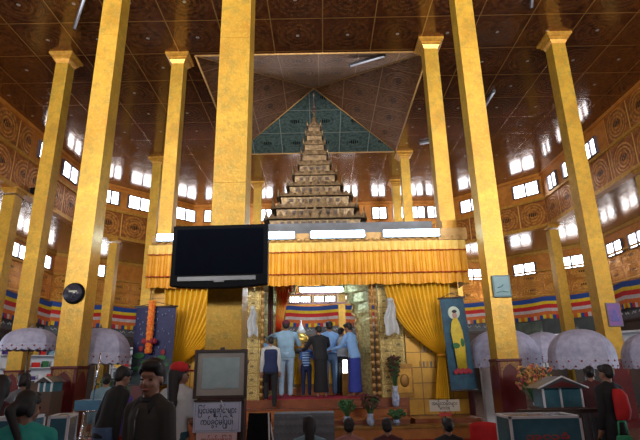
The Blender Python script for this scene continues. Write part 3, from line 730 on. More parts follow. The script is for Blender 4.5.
for x_, w_ in ((2.15, .34), (2.15, .34), (2.55, .25)): pass
for (x_, z_, w_) in ((2.45, 1.95, .5), (2.5, 2.25, .6), (2.45, 1.62, .55), (2.7, 2.62, .3)):
    m = MB()
    for k in range(int(w_ / .08)): m.box(rel(x_ - w_ / 2 + k * .08, 11.39, z_), rel(x_ - w_ / 2 + k * .08 + .03, 11.42, z_ + .13), silver if k % 2 else gold_dark)
    m.build('vent_slots', pv)
# scalloped inner arch, at the middle of the pavilion
def arch_half(sd, cx):
    m = MB(); pts = [(1.0, 2.0), (1.0, 2.55), (.94, 2.75), (1.0, 2.9), (.88, 3.05), (.92, 3.25), (.76, 3.35), (.78, 3.55), (.56, 3.62), (.55, 3.82), (.3, 3.86), (.0, 3.98)]
    P3 = [(cx + sd * a * 1.06, b) for a, b in pts]
    for u, v in zip(P3[:-1], P3[1:]):
        o1, o2 = (cx + sd * 1.45, u[1]), (cx + sd * 1.45, v[1])
        m.raw([rel(u[0], 13.25, u[1]), rel(v[0], 13.25, v[1]), rel(o2[0], 13.25, o2[1]), rel(o1[0], 13.25, o1[1]), rel(u[0], 13.35, u[1]), rel(v[0], 13.35, v[1]), rel(o2[0], 13.0, o2[1]), rel(o1[0], 13.0, o1[1])],
              [(0, 1, 2, 3), (4, 5, 6, 7), (0, 4, 5, 1)], mint)
        m.tube(rel(u[0], 13.23, u[1]), rel(v[0], 13.23, v[1]), .03, gold_tan)
    m.box(rel(cx + sd * 1.06, 13.25, 1.0), rel(cx + sd * 1.45, 13.35, 2.0), mint) if sd > 0 else m.box(rel(cx - 1.45, 13.25, 1.0), rel(cx - 1.06, 13.35, 2.0), mint)
    m.box(rel(min(cx, cx + sd * 1.45), 13.27, 3.98), rel(max(cx, cx + sd * 1.45), 13.35, 4.37), mint)
    m.build('scalloped_arch', pv)
mint = panel_mat('pale_mint_gilt', (.55, .6, .42), (.42, .5, .36), (.7, .7, .45), (.3, .3, .15), (.2, .25, .18), rough=.3, metal=.3, bmp=.4)
mint = mat('pale_mint_gilt_plain', (.66, .55, .26), (.34, .26, .10), rough=.35, metal=.3, scale=18, bmp=.5)
arch_half(-1, -.12); arch_half(1, -.12)
m = MB(); m.box(rel(-1.72, 11.6, 1.0), rel(-1.62, 13.25, 4.37), mint); m.build('side_wall', pv)
m = MB(); m.box(rel(1.42, 11.6, 1.0), rel(1.52, 13.25, 4.37), mint); m.build('side_wall', pv)
# balustrade-like gilt rail at the back opening
m = MB(); m.box(rel(-1.0, 13.6, 3.36), rel(1.15, 13.66, 3.40), mat('pink_rail', (.5, .2, .2), rough=.5)); m.box(rel(-1.0, 13.6, 3.62), rel(1.15, 13.66, 3.66), MATS['pink_rail'])
x = -1.0
while x < 1.15: m.box(rel(x, 13.61, 3.40), rel(x + .03, 13.65, 3.62), gold_tan); x += .075
m.build('gilt_rail', pv)
for x0 in (-1.12, 1.15): 
    m = MB(); m.box(rel(x0, 13.55, 1.0), rel(x0 + .12, 13.67, 4.55), gold_dark); m.build('rear_post', pv)
# platform and steps
pf = thing('altar_platform', 'stepped red brown altar platform with carpet in front of the pavilion', 'platform', (0, 0, 0))
m = MB(); m.box((-1.9, 11.3, 0), (1.86, 13.9, 1.0), woodred); m.build('deck', pf)
m = MB(); m.box((-1.34, 11.36, 1.0), (1.1, 14.0, 1.012), carpet); m.build('carpet', pf)
for k, (y_, z_, mm) in enumerate(((10.98, .80, woodtan), (10.66, .62, woodred))):
    m = MB(); m.box((-1.9, y_, 0), (1.75, 11.3 if k == 0 else 10.98, z_), mm); m.box((-1.92, y_ - .02, z_), (1.77, y_ + .32, z_ + .03), woodred if k == 0 else woodtan); m.build('step', pf)
m = MB(); m.box((-1.95, 10.2, .30), (3.2, 10.66, .50), woodtan); m.box((-1.97, 10.16, .50), (3.22, 10.66, .535), gold_dark); m.box((-1.95, 10.24, 0), (3.2, 10.66, .30), redcloth); m.build('front_base', pf)
m = MB(); m.box((1.86, 10.66, 0), (3.2, 11.7, .62), woodred); m.build('side_base', pf)
m = MB(); m.box((-3.95, 10.66, 0), (-1.9, 11.7, .62), woodred); m.build('side_base', pf)
# spire
sp = thing('tiered_spire', 'tall tiered gilt pyatthat spire with upturned corners on the altar canopy roof', 'spire', (-.12, 12.6, 5.0))
tiers = [(1.22, .30, 0.0), (1.06, .36, .30), (.94, .36, .66), (.72, .36, 1.02), (.58, .36, 1.38), (.44, .34, 1.74), (.36, .34, 2.08), (.29, .33, 2.42), (.23, .30, 2.75), (.18, .28, 3.05)]
for k, (h, dz, z0) in enumerate(tiers):
    nh = tiers[k + 1][0] if k + 1 < len(tiers) else .1
    m = MB(); m.frus([(h * .90, z0), (h * .92, z0 + dz * .5), (h * .99, z0 + dz * .54), (h * .99, z0 + dz * .60), (h * .93, z0 + dz * .68), ((h + nh) / 2 * .99, z0 + dz * .86), (nh * .92, z0 + dz)], aged)
    t_ = m.build('tier', sp)
    for sx in (-1, 1):
        for sy in (-1, 1):
            m = MB(); c0 = Vector((sx * h * .97, sy * h * .97, z0 + dz * .48)); c1 = c0 + Vector((sx * .03, sy * .03, .2 + .1 * h)); m.tube(c0, c1, .045 * (0.6 + h * .5), aged, .006, 6)
            m.build('corner_finial', t_)
    m = MB()
    for rot in range(4):
        Mr = Matrix.Rotation(rot * PI / 2, 4, 'Z'); npk = max(1, int(h * 2 / .22))
        if npk % 2 == 0: npk += 1
        for q in range(npk):
            xx = (q - (npk - 1) / 2) * (h * 1.9 / npk); hg = (.13 + .18 * (1 - abs(q - (npk - 1) / 2) / (npk / 2 + .01))) * (.55 + .5 * h)
            ww = h * .95 / npk
            vs = [Mr @ Vector(p) for p in ((xx - ww, -h * 1.05, z0 + dz * .48), (xx + ww, -h * 1.05, z0 + dz * .48), (xx, -h * 1.02, z0 + dz * .48 + hg), (xx - ww, -h * 1.0, z0 + dz * .48), (xx + ww, -h * 1.0, z0 + dz * .48), (xx, -h * .98, z0 + dz * .48 + hg))]
            m.raw(vs, [(0, 1, 2), (5, 4, 3), (0, 3, 4, 1), (1, 4, 5, 2), (2, 5, 3, 0)], aged)
    m.build('gable_ornament', t_)
    if k < 6:
        m = MB()
        for rot in range(4):
            Mr = Matrix.Rotation(rot * PI / 2, 4, 'Z'); q = -h * .7
            while q < h * .7 - .05: m.box((q, -h * .93, z0 + dz * .12), (q + .10, -h * .88, z0 + dz * .36), woodfr, Mr); q += .17
        m.build('niche_row', t_)
m = MB(); m.lathe([(.13, 3.30), (.15, 3.34), (.10, 3.38), (.11, 3.42), (.07, 3.46), (.08, 3.5), (.04, 3.58), (.02, 3.7), (.014, 4.0)], aged, 12); m.build('finial', sp)
m = MB()
for z, r_ in ((3.78, .09), (3.9, .065), (4.0, .04)): m.lathe([(r_, z - .03), (r_ * .9, z), (.01, z + .06)], woodfr, 12)
m.lathe([(.012, 4.0), (.01, 4.28), (.03, 4.3), (.03, 4.35), (.004, 4.4)], woodfr, 8); m.build('umbrella_crown', sp)
# canopy lights
for k, (a_, b_, lb) in enumerate(((-3.85, -3.3, 'fluorescent light over the left end of the valance, left of the television'), (-1.75, -.62, 'lit fluorescent light right beside the television above the valance'),
                             (-.22, 1.04, 'lit fluorescent light in the middle above the valance'), (1.5, 2.8, 'lit fluorescent light above the right part of the valance'))):
    r = thing('fluorescent_light', lb, 'light', ((a_ + b_) / 2, 11.12, 4.66), 0, 'fluorescent lights along the canopy'); L = (b_ - a_) / 2
    m = MB(); m.box((-L - .03, -.01, -.10), (L + .03, .05, .10), silver); m.build('housing', r)
    m = MB(); m.box((-L, -.06, -.075), (L, -.012, .075), tubem); m.build('diffuser', r, bevel=.015)
r = thing('fluorescent_light', 'lit fluorescent tube inside the pavilion above the gathered people', 'light', (0, 12.75, 3.62), 0, 'fluorescent lights along the canopy')
m = MB(); m.box((-.6, -.03, .05), (.6, .03, .09), silver); m.tube((-.55, 0, .12), (-.55, 0, .92), .01, silver); m.tube((.55, 0, .12), (.55, 0, .92), .01, silver); m.build('housing', r)
m = MB(); m.box((-.56, -.05, -.06), (.56, .05, .05), tubem); m.build('diffuser', r, bevel=.02)

# valance
def valance(name, label, xa, xb, y, ztop, parent=None):
    r = thing(name, label, 'valance', (0, y, 0))
    n = int((xb - xa) * 13)
    def pleat(x, amp): q = .5 + .5 * math.sin(x * 2 * PI * 6.7 + .9 * math.sin(x * 5)); return amp * 2.4 * q ** 2.2 + amp * .5 * math.sin(x * 2 * PI * 2.3 + 1.3)
    nu = n * 6
    def wrap(x):   # returns side to the right end
        return x
    def mk(z0, z1, amp, yo, mm, nm, scal=0):
        m = MB()
        def fn(u, v):
            x = xa + (xb - xa) * u; z = z0 + (z1 - z0) * v - (scal * abs(math.sin(x * PI / .62)) * v)
            return (x, yo - pleat(x, amp * (.4 + .6 * v)), z)
        m.grid(fn, nu, 5, mm)
        for xe, sg in ((xa, 1), (xb, 1)):       # short returns at both ends
            m.grid(lambda u, v: (xe, yo + .9 * u - .0 + .03 * math.sin(u * 40), z0 + (z1 - z0) * v), 40, 2, mm)
        m.build(nm, r)
    mk(ztop, ztop - .24, .02, 0, valh, 'pleated_heading')
    mk(ztop - .22, ztop - .74, .032, -.005, valm, 'skirt', 0)
    mk(ztop - .72, ztop - .98, .03, .02, valm, 'lower_flounce', .03)
    for zz in (ztop - .235, ztop - .745):
        m = MB(); pts = [(xa + (xb - xa) * i / 160, -.045 - pleat(xa + (xb - xa) * i / 160, .018), zz) for i in range(161)]; m.path(pts, .012, redcord, 4); m.build('red_piping', r)
valance('stage_valance', 'long pleated golden orange valance hanging across the altar canopy', -3.98, 3.36, 11.0, 4.44)

# side curtains
def curtain(label, x_out, x_in, x_tie, ztop, ztie, zbot, y, wb=.28):
    r = thing('stage_curtain', label, 'curtain', (0, y, 0), 0, 'yellow curtains tied back beside the altar')
    sg = 1 if x_in > x_out else -1; NP = 15
    def env(u, v):
        xt = x_out + (x_in - x_out) * u
        xk = x_tie + sg * .13 * (u - .5)
        s = v ** 1.15; sag = .22 * math.sin(PI * v) * u
        x = xt * (1 - s) + xk * s + sg * sag * .55 + sg * .10 * math.sin(PI * v) * (u - .3)
        z = ztop * (1 - v) + ztie * v - .12 * math.sin(PI * v) * u
        amp = .055 * (1 - v) + .02
        return (x, -amp * math.sin(u * 2 * PI * NP) - .04 * math.sin(PI * v), z)
    m = MB(); m.grid(env, NP * 8, 22, curt); m.build('swag', r)
    def tail(u, v):
        x = x_tie + sg * .13 * (u - .5) * (1 + (wb / .13 - 1) * v ** .7) - sg * .04 * v + sg * .1 * v
        return (x, -.02 - (.02 + .02 * v) * math.sin(u * 2 * PI * 6), ztie + (zbot - ztie) * v)
    m = MB(); m.grid(tail, 60, 10, curt); m.build('tail', r)
    m = MB(); m.lathe([(.09, -.03), (.1, 0), (.09, .03)], valm, 14, c=(x_tie, 0, ztie)); m.build('tie_band', r)
xi = at(385, 285, 11.05).x; xo = at(447, 285, 11.05).x; k_ = at(443, 355, 11.05); kb = at(446, 400, 11.05)
curtain('yellow satin curtain swept to the right beside the teal Buddha banner', xo + .1, xi - .02, k_.x, 3.6, k_.z, kb.z + .02, 11.2, .30)
a_ = at(165, 285, 11.05); t_ = at(171, 368, 11.05); b_ = at(168, 398, 11.05)
curtain('yellow satin curtain swept to the left beside the navy brocade banner', a_.x - .05, -1.75, t_.x, 3.6, t_.z, b_.z, 11.2, .26)
# inner sheer
r = thing('inner_curtain', 'narrow orange red sheer curtain gathered inside the left of the pavilion', 'curtain', (0, 12.6, 0))
def fn(u, v):
    w = .44 * (1 - v) + .12 * v + .12 * v * 0; x = -1.16 + (u) * w - .02 * v; return (x, -.03 * math.sin(u * 2 * PI * 6), 3.98 - 1.5 * v)
m = MB(); m.grid(fn, 60, 16, curt_in, mfn=None); m.build('sheer', r)
m = MB(); m.grid(lambda u, v: (-1.20 + .48 * u, -.05 - .02 * math.sin(u * 30), 4.02 - (.35 + .15 * math.sin(u * 9)) * v), 40, 5, redcord); m.build('red_heading', r)
r = thing('inner_curtain', 'dark brown curtain strip hanging beside the sheer inside the pavilion', 'curtain', (0, 12.5, 0))
m = MB(); m.grid(lambda u, v: (-1.36 + .13 * u, -.02 * math.sin(u * 12), 3.75 - 2.6 * v), 20, 8, cloth('dark_brown_velvet', (.10, .03, .03))); m.build('cloth', r)
# white towels
def towel(px, py, px2, py2, label, y=10.95):
    a = at(px, py, y); b = at(px2, py2, y); r = thing('white_cloth', label, 'cloth', ((a.x + b.x) / 2, y, b.z), 0, 'white cloths tied at the altar'); w = (b.x - a.x) / 2; h = a.z - b.z
    m = MB(); m.grid(lambda u, v: ((u - .5) * 2 * w * (.45 + .55 * min(1, v * 1.6)) + .02 * math.sin(v * 9), -.05 * math.sin(u * 9 + v * 3) - .06 * math.sin(PI * u), h * (1 - v) - .03 * math.sin(u * 7)), 20, 14, C_white); m.build('drape', r)
    m = MB(); m.ell((0, -.02, h), (w * .5, .05, .05), C_white); m.build('knot', r)
towel(383, 300, 399, 334, 'pale white cloth tied on the yellow curtain right of the pavilion', 11.0)
towel(248, 308, 257, 336, 'pale white cloth hanging at the left studded pillar', 11.1)

# ------------------------------------------------------------------ banners
def banner(label, px, py, px2, py2, y, tilt, mm):
    a = at(px, py, y); b = at(px2, py2, y); w = b.x - a.x; h = a.z - b.z
    r = thing('hanging_banner', label, 'banner', ((a.x + b.x) / 2, y, b.z)); r.rotation_euler = (0, math.radians(tilt), 0)
    m = MB(); m.grid(lambda u, v: ((u - .5) * w, -.015 * math.sin(u * 5 + v * 4), h * (1 - v)), 16, 20, mm); m.build('cloth', r)
    m = MB(); m.tube((-w / 2 - .04, 0, h), (w / 2 + .04, 0, h), .022, woodfr); m.build('top_rod', r)
    m = MB(); m.tube((-w / 2 - .02, 0, 0), (w / 2 + .02, 0, 0), .02, woodfr); m.build('bottom_rod', r)
    m = MB(); m.path([(-w / 2, 0, h), (0, 0, h + .10), (w / 2, 0, h)], .008, woodfr, 5); m.build('hanging_cord', r)
    return r, w, h
r, w, h = banner('teal banner painted with a standing yellow robed Buddha, right of the curtain', 443, 298, 477, 390, 10.75, -2.5, bannerteal)
m = MB(); m.ell((0, -.03, h * .83), (.13, .006, .14), halo, 20, 8); m.build('halo', r)
m = MB(); m.ell((0.01, -.04, h * .80), (.05, .006, .07), skin_p, 14, 8); m.ell((.01, -.046, h * .845), (.055, .006, .035), ink, 12, 6); m.build('face', r)
m = MB(); m.loft([((.02, -.045, h * .22), .10, .006), ((.02, -.045, h * .45), .12, .006), ((.0, -.045, h * .62), .13, .006), ((.0, -.045, h * .72), .09, .006), ((.01, -.045, h * .77), .04, .006)], robe); m.build('robe', r)
m = MB(); m.ell((-.05, -.055, h * .47), (.08, .006, .06), leaf_p, 10, 6); m.ell((.09, -.055, h * .5), (.04, .006, .09), leaf_p, 10, 6); m.build('green_bowl', r)
m = MB()
for k in range(7): m.ell((-.13 + .05 * k, -.05, h * .19 + .03 * (k % 2)), (.045, .006, .05), flower_p, 10, 6)
m.build('lotus_flowers', r)
tq3 = mat('pale_blue_thread', (.12, .18, .38), (.2, .26, .4), rough=.6)
r, w, h = banner('navy brocade banner with an orange garland, left of the curtain', 137, 307, 171, 384, 10.7, 0, bannerblue)
m = MB(); m.box((-w / 2, -.03, 0), (w / 2, -.022, h * .32), leaf_p if False else mat('dark_green_field', (.02, .05, .045), (.01, .03, .06), rough=.6, scale=12)); m.build('lower_field', r)
m = MB()
for (x_, z_, s_) in ((-.28, .36, .12), (-.15, .27, .09), (.2, .33, .1), (.28, .24, .08), (-.3, .2, .08)): m.ell((x_, -.038, h * z_ / .5 * .5), (s_, .006, s_ * .55), leaf_p, 12, 6)
m.build('lotus_leaves', r)
m = MB()
for (x_, z_) in ((-.25, .45), (.22, .40), (.05, .15)): m.ell((x_, -.038, h * z_), (.05, .006, .06), flower_p, 10, 6)
m.build('lotus_buds', r)
m = MB()
for k in range(34):
    x_ = random.uniform(-w / 2 + .05, w / 2 - .05); z_ = random.uniform(h * .38, h * .96); m.ell((x_, -.022, z_), (.014, .004, .02), tq3, 6, 4)
m.build('embroidered_dots', r)
g = thing('flower_garland', 'long orange and red flower garland hanging in front of the navy banner', 'garland', (at(152, 306, 10.6).x, 10.6, at(152, 352, 10.6).z))
hz = at(152, 300, 10.6).z - at(152, 352, 10.6).z
m = MB()
for k in range(26):
    z = hz * k / 26; rr_ = .07 + .012 * math.sin(k * 2.3)
    for q in range(7): a_ = q * 2 * PI / 7 + k; m.ell((rr_ * .6 * math.cos(a_), rr_ * .6 * math.sin(a_), z), (.036, .036, .034), garl, 6, 5)
m.build('flower_string', g)
m = MB(); m.tube((0, 0, hz), (0, .0, hz + .14), .008, woodfr); m.build('cord', g)
m = MB()
for q in range(12): a_ = q * PI / 6; m.ell((.13 * math.cos(a_), .05 * math.sin(a_), .22), (.04, .03, .06), flower_p, 6, 5)
m.build('red_bow', g)

# ------------------------------------------------------------------ altar inside
al = thing('altar_table', 'altar table with yellow cloth skirt behind the gathered worshippers', 'table', (0.0, 12.95, 1.012))
m = MB(); m.box((-.75, -.28, 0), (.75, .28, .18), woodtan); m.box((-.68, -.24, .18), (.68, .24, .95), gold_dark); m.box((-.74, -.28, .95), (.74, .28, 1.0), gold_trim); m.build('table_body', al)
m = MB(); m.grid(lambda u, v: (-.72 + 1.44 * u, -.275 - .02 * math.sin(u * 90) * (.3 + v), .97 - .7 * v), 160, 4, curt); m.build('table_skirt', al)
im = thing('buddha_image', 'small rounded gold image with pale pointed top on the altar', 'statue', (at(301, 330, 13.0).x, 13.02, 2.012))
m = MB(); m.lathe([(.20, 0), (.22, .04), (.18, .08), (.20, .12), (.19, .2), (.13, .26)], gold_trim, 18); m.build('lotus_base', im)
m = MB(); m.lathe([(.16, .24), (.20, .32), (.19, .42), (.11, .5), (.06, .53)], mat('bright_gold', (.9, .62, .15), (.8, .5, .1), rough=.2, metal=.6, scale=20, bmp=.3), 18); m.build('image_body', im)
m = MB(); m.lathe([(.09, .50), (.12, .56), (.08, .63), (.05, .70), (.02, .78), (.004, .86)], whitep, 14); m.build('pale_crown', im)
of = thing('offering_tray', 'pale tray of folded offerings in front of the gold image', 'tray', (at(301, 345, 12.4).x + .05, 12.78, 2.012))
m = MB(); m.lathe([(.20, 0), (.24, .03), (.23, .05)], silver, 18); m.build('tray', of)
m = MB()
for k in range(9): m.cbox((random.uniform(-.13, .13), random.uniform(-.12, .12), .075 + random.uniform(0, .03)), (.12, .09, .05), C_white if k % 2 else C_pgrey)
m.build('folded_cloths', of)
ca = thing('altar_lamp', 'glowing white lantern at floor level beside the blue longyi', 'lamp', (at(345, 366, 12.2).x, 12.2, 1.012))
zl = at(345, 360, 12.2).z - 1.012; z0 = at(345, 373, 12.2).z - 1.012
m = MB(); m.box((-.08, -.06, 0), (.08, .06, z0), gold_dark); m.build('stand', ca)
m = MB(); m.box((-.055, -.05, z0), (.055, .05, zl), emis('lantern_glow', (1, .95, .85), 6)); m.build('lantern_shade', ca)
# vases and plants at the steps
def bouquet(label, x, y, z, vm, fm, n, hgt, spread, vh=.22, name='flower_vase', seed=1):
    rnd = random.Random(seed)
    r = thing(name, label, 'vase', (x, y, z), 0, 'vases of flowers at the altar steps')
    m = MB(); m.lathe([(.05, 0), (.075, .05), (.085, vh * .5), (.05, vh * .8), (.07, vh)], vm, 14); m.build('vase', r)
    m = MB(); m2 = MB()
    for k in range(n):
        a = rnd.uniform(0, 2 * PI); q = rnd.uniform(.1, 1) * spread; tip = Vector((q * math.cos(a), q * math.sin(a) * .8, vh + hgt * rnd.uniform(.45, 1)))
        m.tube((0, 0, vh * .8), tip, .006, foliage, n=5)
        M = Euler((rnd.uniform(-1, 1), rnd.uniform(-1, 1), rnd.uniform(0, 6))).to_matrix().to_4x4()
        m2.ell(tip, (.055, .03, .018), fm, 6, 5, M=M)
        m2.ell(tip * .85 + Vector((0, 0, .02)), (.05, .028, .016), fm if k % 3 else foliage, 6, 5, M=M)
    m.build('stems', r); m2.build('flowers' if fm is not foliage else 'leaves', r)
    return r
p = at(347, 410, 10.4); bouquet('vase of dark green leaves at the steps left of the red one', p.x, 10.42, .535, vasem, foliage, 40, .30, .18, .18, seed=3)
p = at(370, 405, 10.4); bouquet('tall vase of dark red flowers in the middle of the steps', p.x, 10.42, .535, vasem, foliage_r, 60, .34, .19, .22, seed=4)
p = at(396, 412, 10.4); bouquet('low vase of green leaves right of the red flowers', p.x, 10.42, .535, vasem, foliage, 40, .18, .20, .1, seed=5)
p = at(395, 385, 11.1); bouquet('blue and white vase of tall red brown sprays beside the right pillar', p.x, 11.12, at(395, 397, 11.1).z - .02 if False else .83, vasem, foliage_r, 46, .62, .15, .42, seed=6)
p = at(257, 408, 10.4); bouquet('small dark potted plant beside the framed notice at the steps', p.x, 10.42, .535, vasem, foliage, 26, .14, .12, .08, seed=8)

# ------------------------------------------------------------------ text
def text(body, size, loc, m, parent, name='lettering', wmax=None, align='CENTER'):
    cu = bpy.data.curves.new('t', 'FONT'); cu.body = body; cu.size = size; cu.align_x = align; cu.extrude = .001; cu.offset = .0006
    o = bpy.data.objects.new('t', cu); COL.objects.link(o)
    dg = bpy.context.evaluated_depsgraph_get(); me = bpy.data.meshes.new_from_object(o.evaluated_get(dg)); bpy.data.objects.remove(o); bpy.data.curves.remove(cu)
    me.name = name; me.materials.clear(); me.materials.append(m)
    n = bpy.data.objects.new(name, me); COL.objects.link(n); n.parent = parent; n.location = loc; n.rotation_euler = (PI / 2, 0, 0)
    xs = [v.co.x for v in me.vertices]
    if wmax and xs: n.scale = (wmax / (max(xs) - min(xs)),) * 3 if False else (wmax / (max(xs) - min(xs)), 1, 1)
    return n
# framed notice and boards in front of the nearest column
Y0 = 5.6
a = at(195, 350, Y0); b = at(246, 398, Y0)
easel = thing('notice_stand', 'dark stand holding the framed notice and sign boards before the nearest column', 'stand', ((a.x + b.x) / 2, Y0 + .09, 0))
m = MB(); m.box((-.26, .0, 0), (-.22, .05, 1.55), woodfr); m.box((.22, .0, 0), (.26, .05, 1.55), woodfr); m.build('upright', easel)
m = MB(); m.box((-.22, .0, .35), (.22, .04, .42), woodfr); m.build('crossbar', easel); m = MB(); m.box((-.22, 0, .02), (.22, .04, .1), woodfr); m.build('crossbar', easel); m = MB(); m.box((-.27, -.09, 1.295), (.27, .02, 1.315), woodfr); m.build('ledge', easel)
m = MB(); m.box((-.20, .05, 0), (.24, .12, 1.05), maroon); m.build('red_back_board', easel)
fr_ = thing('framed_notice', 'large grey framed print with pale blue sheet on the stand above the sign', 'picture', ((a.x + b.x) / 2, Y0 + .04, b.z)); w = (b.x - a.x) / 2; h = a.z - b.z
m = MB()
for lo, hi in (((-w, -.03, 0), (w, .02, .03)), ((-w, -.03, h - .03), (w, .02, h)), ((-w, -.03, .03), (-w + .03, .02, h - .03)), ((w - .03, -.03, .03), (w, .02, h - .03))): m.box(lo, hi, woodfr)
m.build('frame', fr_)
m = MB(); m.box((-w + .03, -.01, .03), (w - .03, .015, h - .03), matte); m.build('mount', fr_)
m = MB(); m.box((-w + .09, -.016, .10), (w - .085, -.01, h - .085), print_); pr = m.build('print', fr_)
m = MB()
for k in range(5): m.box((-.06 + k * .025, -.02, .11), (-.045 + k * .025, -.016, .12), signc)
m.build('caption_line', pr)
m = MB(); m.cbox((0.01, 0, h + .012), (.05, .03, .025), woodfr); m.build('hanger', fr_)
a = at(194, 401, Y0); b = at(240, 432, Y0)
sg = thing('notice_sign', 'pale blue sign board with two lines of black Burmese lettering', 'sign', ((a.x + b.x) / 2, Y0 + .02, b.z)); w = (b.x - a.x) / 2; h = a.z - b.z
m = MB(); m.box((-w, -.01, 0), (w, .01, h), signw); m.build('board', sg)
m = MB()
for lo, hi in (((-w + .015, -.014, .015), (w - .015, -.01, .02)), ((-w + .015, -.014, h - .02), (w - .015, -.01, h - .015)), ((-w + .015, -.014, .015), (-w + .02, -.01, h - .015)), ((w - .02, -.014, .015), (w - .015, -.01, h - .015))): m.box(lo, hi, matte)
m.build('border_line', sg)
text('ြပင်ပ ေရွှဆိုင်းများ'.replace('ပ ေ', 'ပေ'), .085, (0, -.013, h * .60), ink, sg, wmax=w * 1.62)
text('ကပ်ခွင့်မြပုပါ', .085, (0, -.013, h * .24), ink, sg, wmax=w * 1.35)
m = MB(); m.path([(.04, -.02, h), (.09, -.022, h * .7), (.13, -.022, h * .5), (.20, -.022, h * .33), (.17, -.022, h * .2), (.15, -.022, .01)], .006, whitep, 6); m.build('white_cord', sg)
a = at(196, 433, Y0); b = at(236, 452, Y0)
sg = thing('notice_sign', 'pinkish sign board with red lettering below the pale blue sign', 'sign', ((a.x + b.x) / 2, Y0 + .02, b.z)); w = (b.x - a.x) / 2; h = a.z - b.z
m = MB(); m.box((-w, -.01, 0), (w, .01, h), signp); m.build('board', sg)
text('ကပ်ခွင့်မြပုပါ', .07, (0, -.013, h * .5), inkr, sg, wmax=w * 1.5)
a = at(429, 400, 10.1); b = at(460, 411, 10.1)
sg = thing('notice_sign', 'small cream sign with dark lettering under the right curtain tail', 'sign', ((a.x + b.x) / 2, 10.1, b.z)); w = (b.x - a.x) / 2; h = a.z - b.z
m = MB(); m.box((-w, -.01, 0), (w, .01, h), signc); m.build('board', sg)
m = MB(); m.box((-.02, .012, -.45), (.02, .03, 0), woodfr); m.build('post', sg)
text('အမျိုးသမီးများ', .09, (0, -.013, h * .55), ink, sg, wmax=w * 1.7); text('မတက်ရ', .09, (0, -.013, h * .16), ink, sg, wmax=w * .7)
m = MB(); m.box((-.12, -.012, -.09), (.12, .01, -.02), inkr); m.build('red_strip', sg)

# A-shaped board
p = at(262, 440, 7.6); q = at(262, 413, 7.6)
r = thing('folding_board', 'dark folding board with white edges standing below the small plant', 'board', (p.x - .04, 7.6, 0)); zt = q.z
m = MB(); m.raw([(-.2, -.25, 0), (.2, -.25, 0), (.16, 0, zt), (-.16, 0, zt)], [(0, 1, 2, 3)], black); m.raw([(-.2, .2, 0), (.2, .2, 0), (.16, .02, zt), (-.16, .02, zt)], [(0, 1, 2, 3)], black); m.build('panel', r)
m = MB(); m.tube((.2, -.25, 0), (.13, 0, zt), .012, whitep); m.tube((.13, 0, zt), (.3, .15, 0), .012, whitep); m.build('white_edge', r)
# donation rack
p = at(275, 413, 9.2); q = at(334, 413, 9.2)
r = thing('donation_rack', 'low grey rack of small boxes in front of the altar steps', 'rack', ((p.x + q.x) / 2, 9.2, 0)); w = (q.x - p.x) / 2; zt = p.z
m = MB(); m.box((-w, -.2, 0), (w, .25, zt), slate); m.build('rack_body', r)
for k in range(3):
    m = MB(); zz = zt - .09 - k * .13
    x = -w + .04
    while x < w - .06: m.box((x, -.215, zz), (x + .05, -.2, zz + .05), silver); x += .085
    m.build('slot_row', r)
# A chrome donation stand left
p = at(80, 400, 7.4); q = at(101, 440, 7.4)
r = thing('chrome_stand', 'chrome tube stand holding a blue lidded tray behind the left cabinet', 'stand', ((p.x + q.x) / 2, 7.4, 0)); w = (q.x - p.x) / 2; zt = p.z
for sx in (-1, 1):
    for sy in (-1, 1): m = MB(); m.tube((sx * w, sy * .15, 0), (sx * w, sy * .15, zt - .12), .012, chrome); m.build('leg', r)
m = MB()
for zz in (.3, zt - .14, zt - .5): m.path([(-w, -.15, zz), (w, -.15, zz), (w, .15, zz), (-w, .15, zz), (-w, -.15, zz)], .01, chrome)
m.build('rail', r)
m = MB(); m.box((-w, -.15, zt - .13), (w, .15, zt), mat('blue_metal_tray', (.10, .28, .45), (.08, .2, .36), rough=.3)); m.build('tray', r)
m = MB(); m.tube((.03, -.05, zt), (.06, -.05, 1.9), .010, chrome); m.build('mast', r)
# sacks / glass cases
def glass_case(label, px0, px1, pyt, Y, dpt, hgt, frame, pane, words=None, rz=0, name='donation_case'):
    a = at(px0, pyt, Y); b = at(px1, pyt, Y); zt = (a.z + b.z) / 2; w = (b.x - a.x) / 2
    r = thing(name, label, 'case', ((a.x + b.x) / 2, Y + dpt / 2, 0), rz); z0 = zt - hgt; d = dpt / 2
    m = MB(); t = .022
    for x in (-w, w - t):
        for y in (-d, d - t): m.box((x, y, z0), (x + t, y + t, zt), frame)
    for z in (z0, zt - t):
        m.box((-w, -d, z), (w, -d + t, z + t), frame); m.box((-w, d - t, z), (w, d, z + t), frame); m.box((-w, -d, z), (-w + t, d, z + t), frame); m.box((w - t, -d, z), (w, d, z + t), frame)
    m.build('frame', r)
    m = MB(); e = .006; m.box((-w + e, -d + e, z0 + e), (w - e, d - e, zt - e), pane); m.build('pane', r)
    m = MB(); m.box((-w * .9, -d * .9, .0), (w * .9, d * .9, z0), lowwall); m.build('pedestal', r)
    if words:
        text(words[0], words[1], (0, -d - .004, zt - words[2]), inkr if len(words) < 4 else words[3], r, wmax=w * 1.2)
    return r
glass_case('large teal glass donation case with pale frame and red lettering at bottom right', 509, 581, 416, 4.9, .4, .55, whitep, tealglass, ('အလှူခံ', .07, .20))
glass_case('tilted glass case with pale frame beside the girl in teal', 44, 64, 416, 4.6, .35, .5, whitep, tealglass, rz=math.radians(14))
glass_case('glass case with yellow band at the bottom left edge of the photo', -14, 21, 418, 3.9, .35, .5, whitep, tealglass, ('အလှူ', .05, .12, robe))
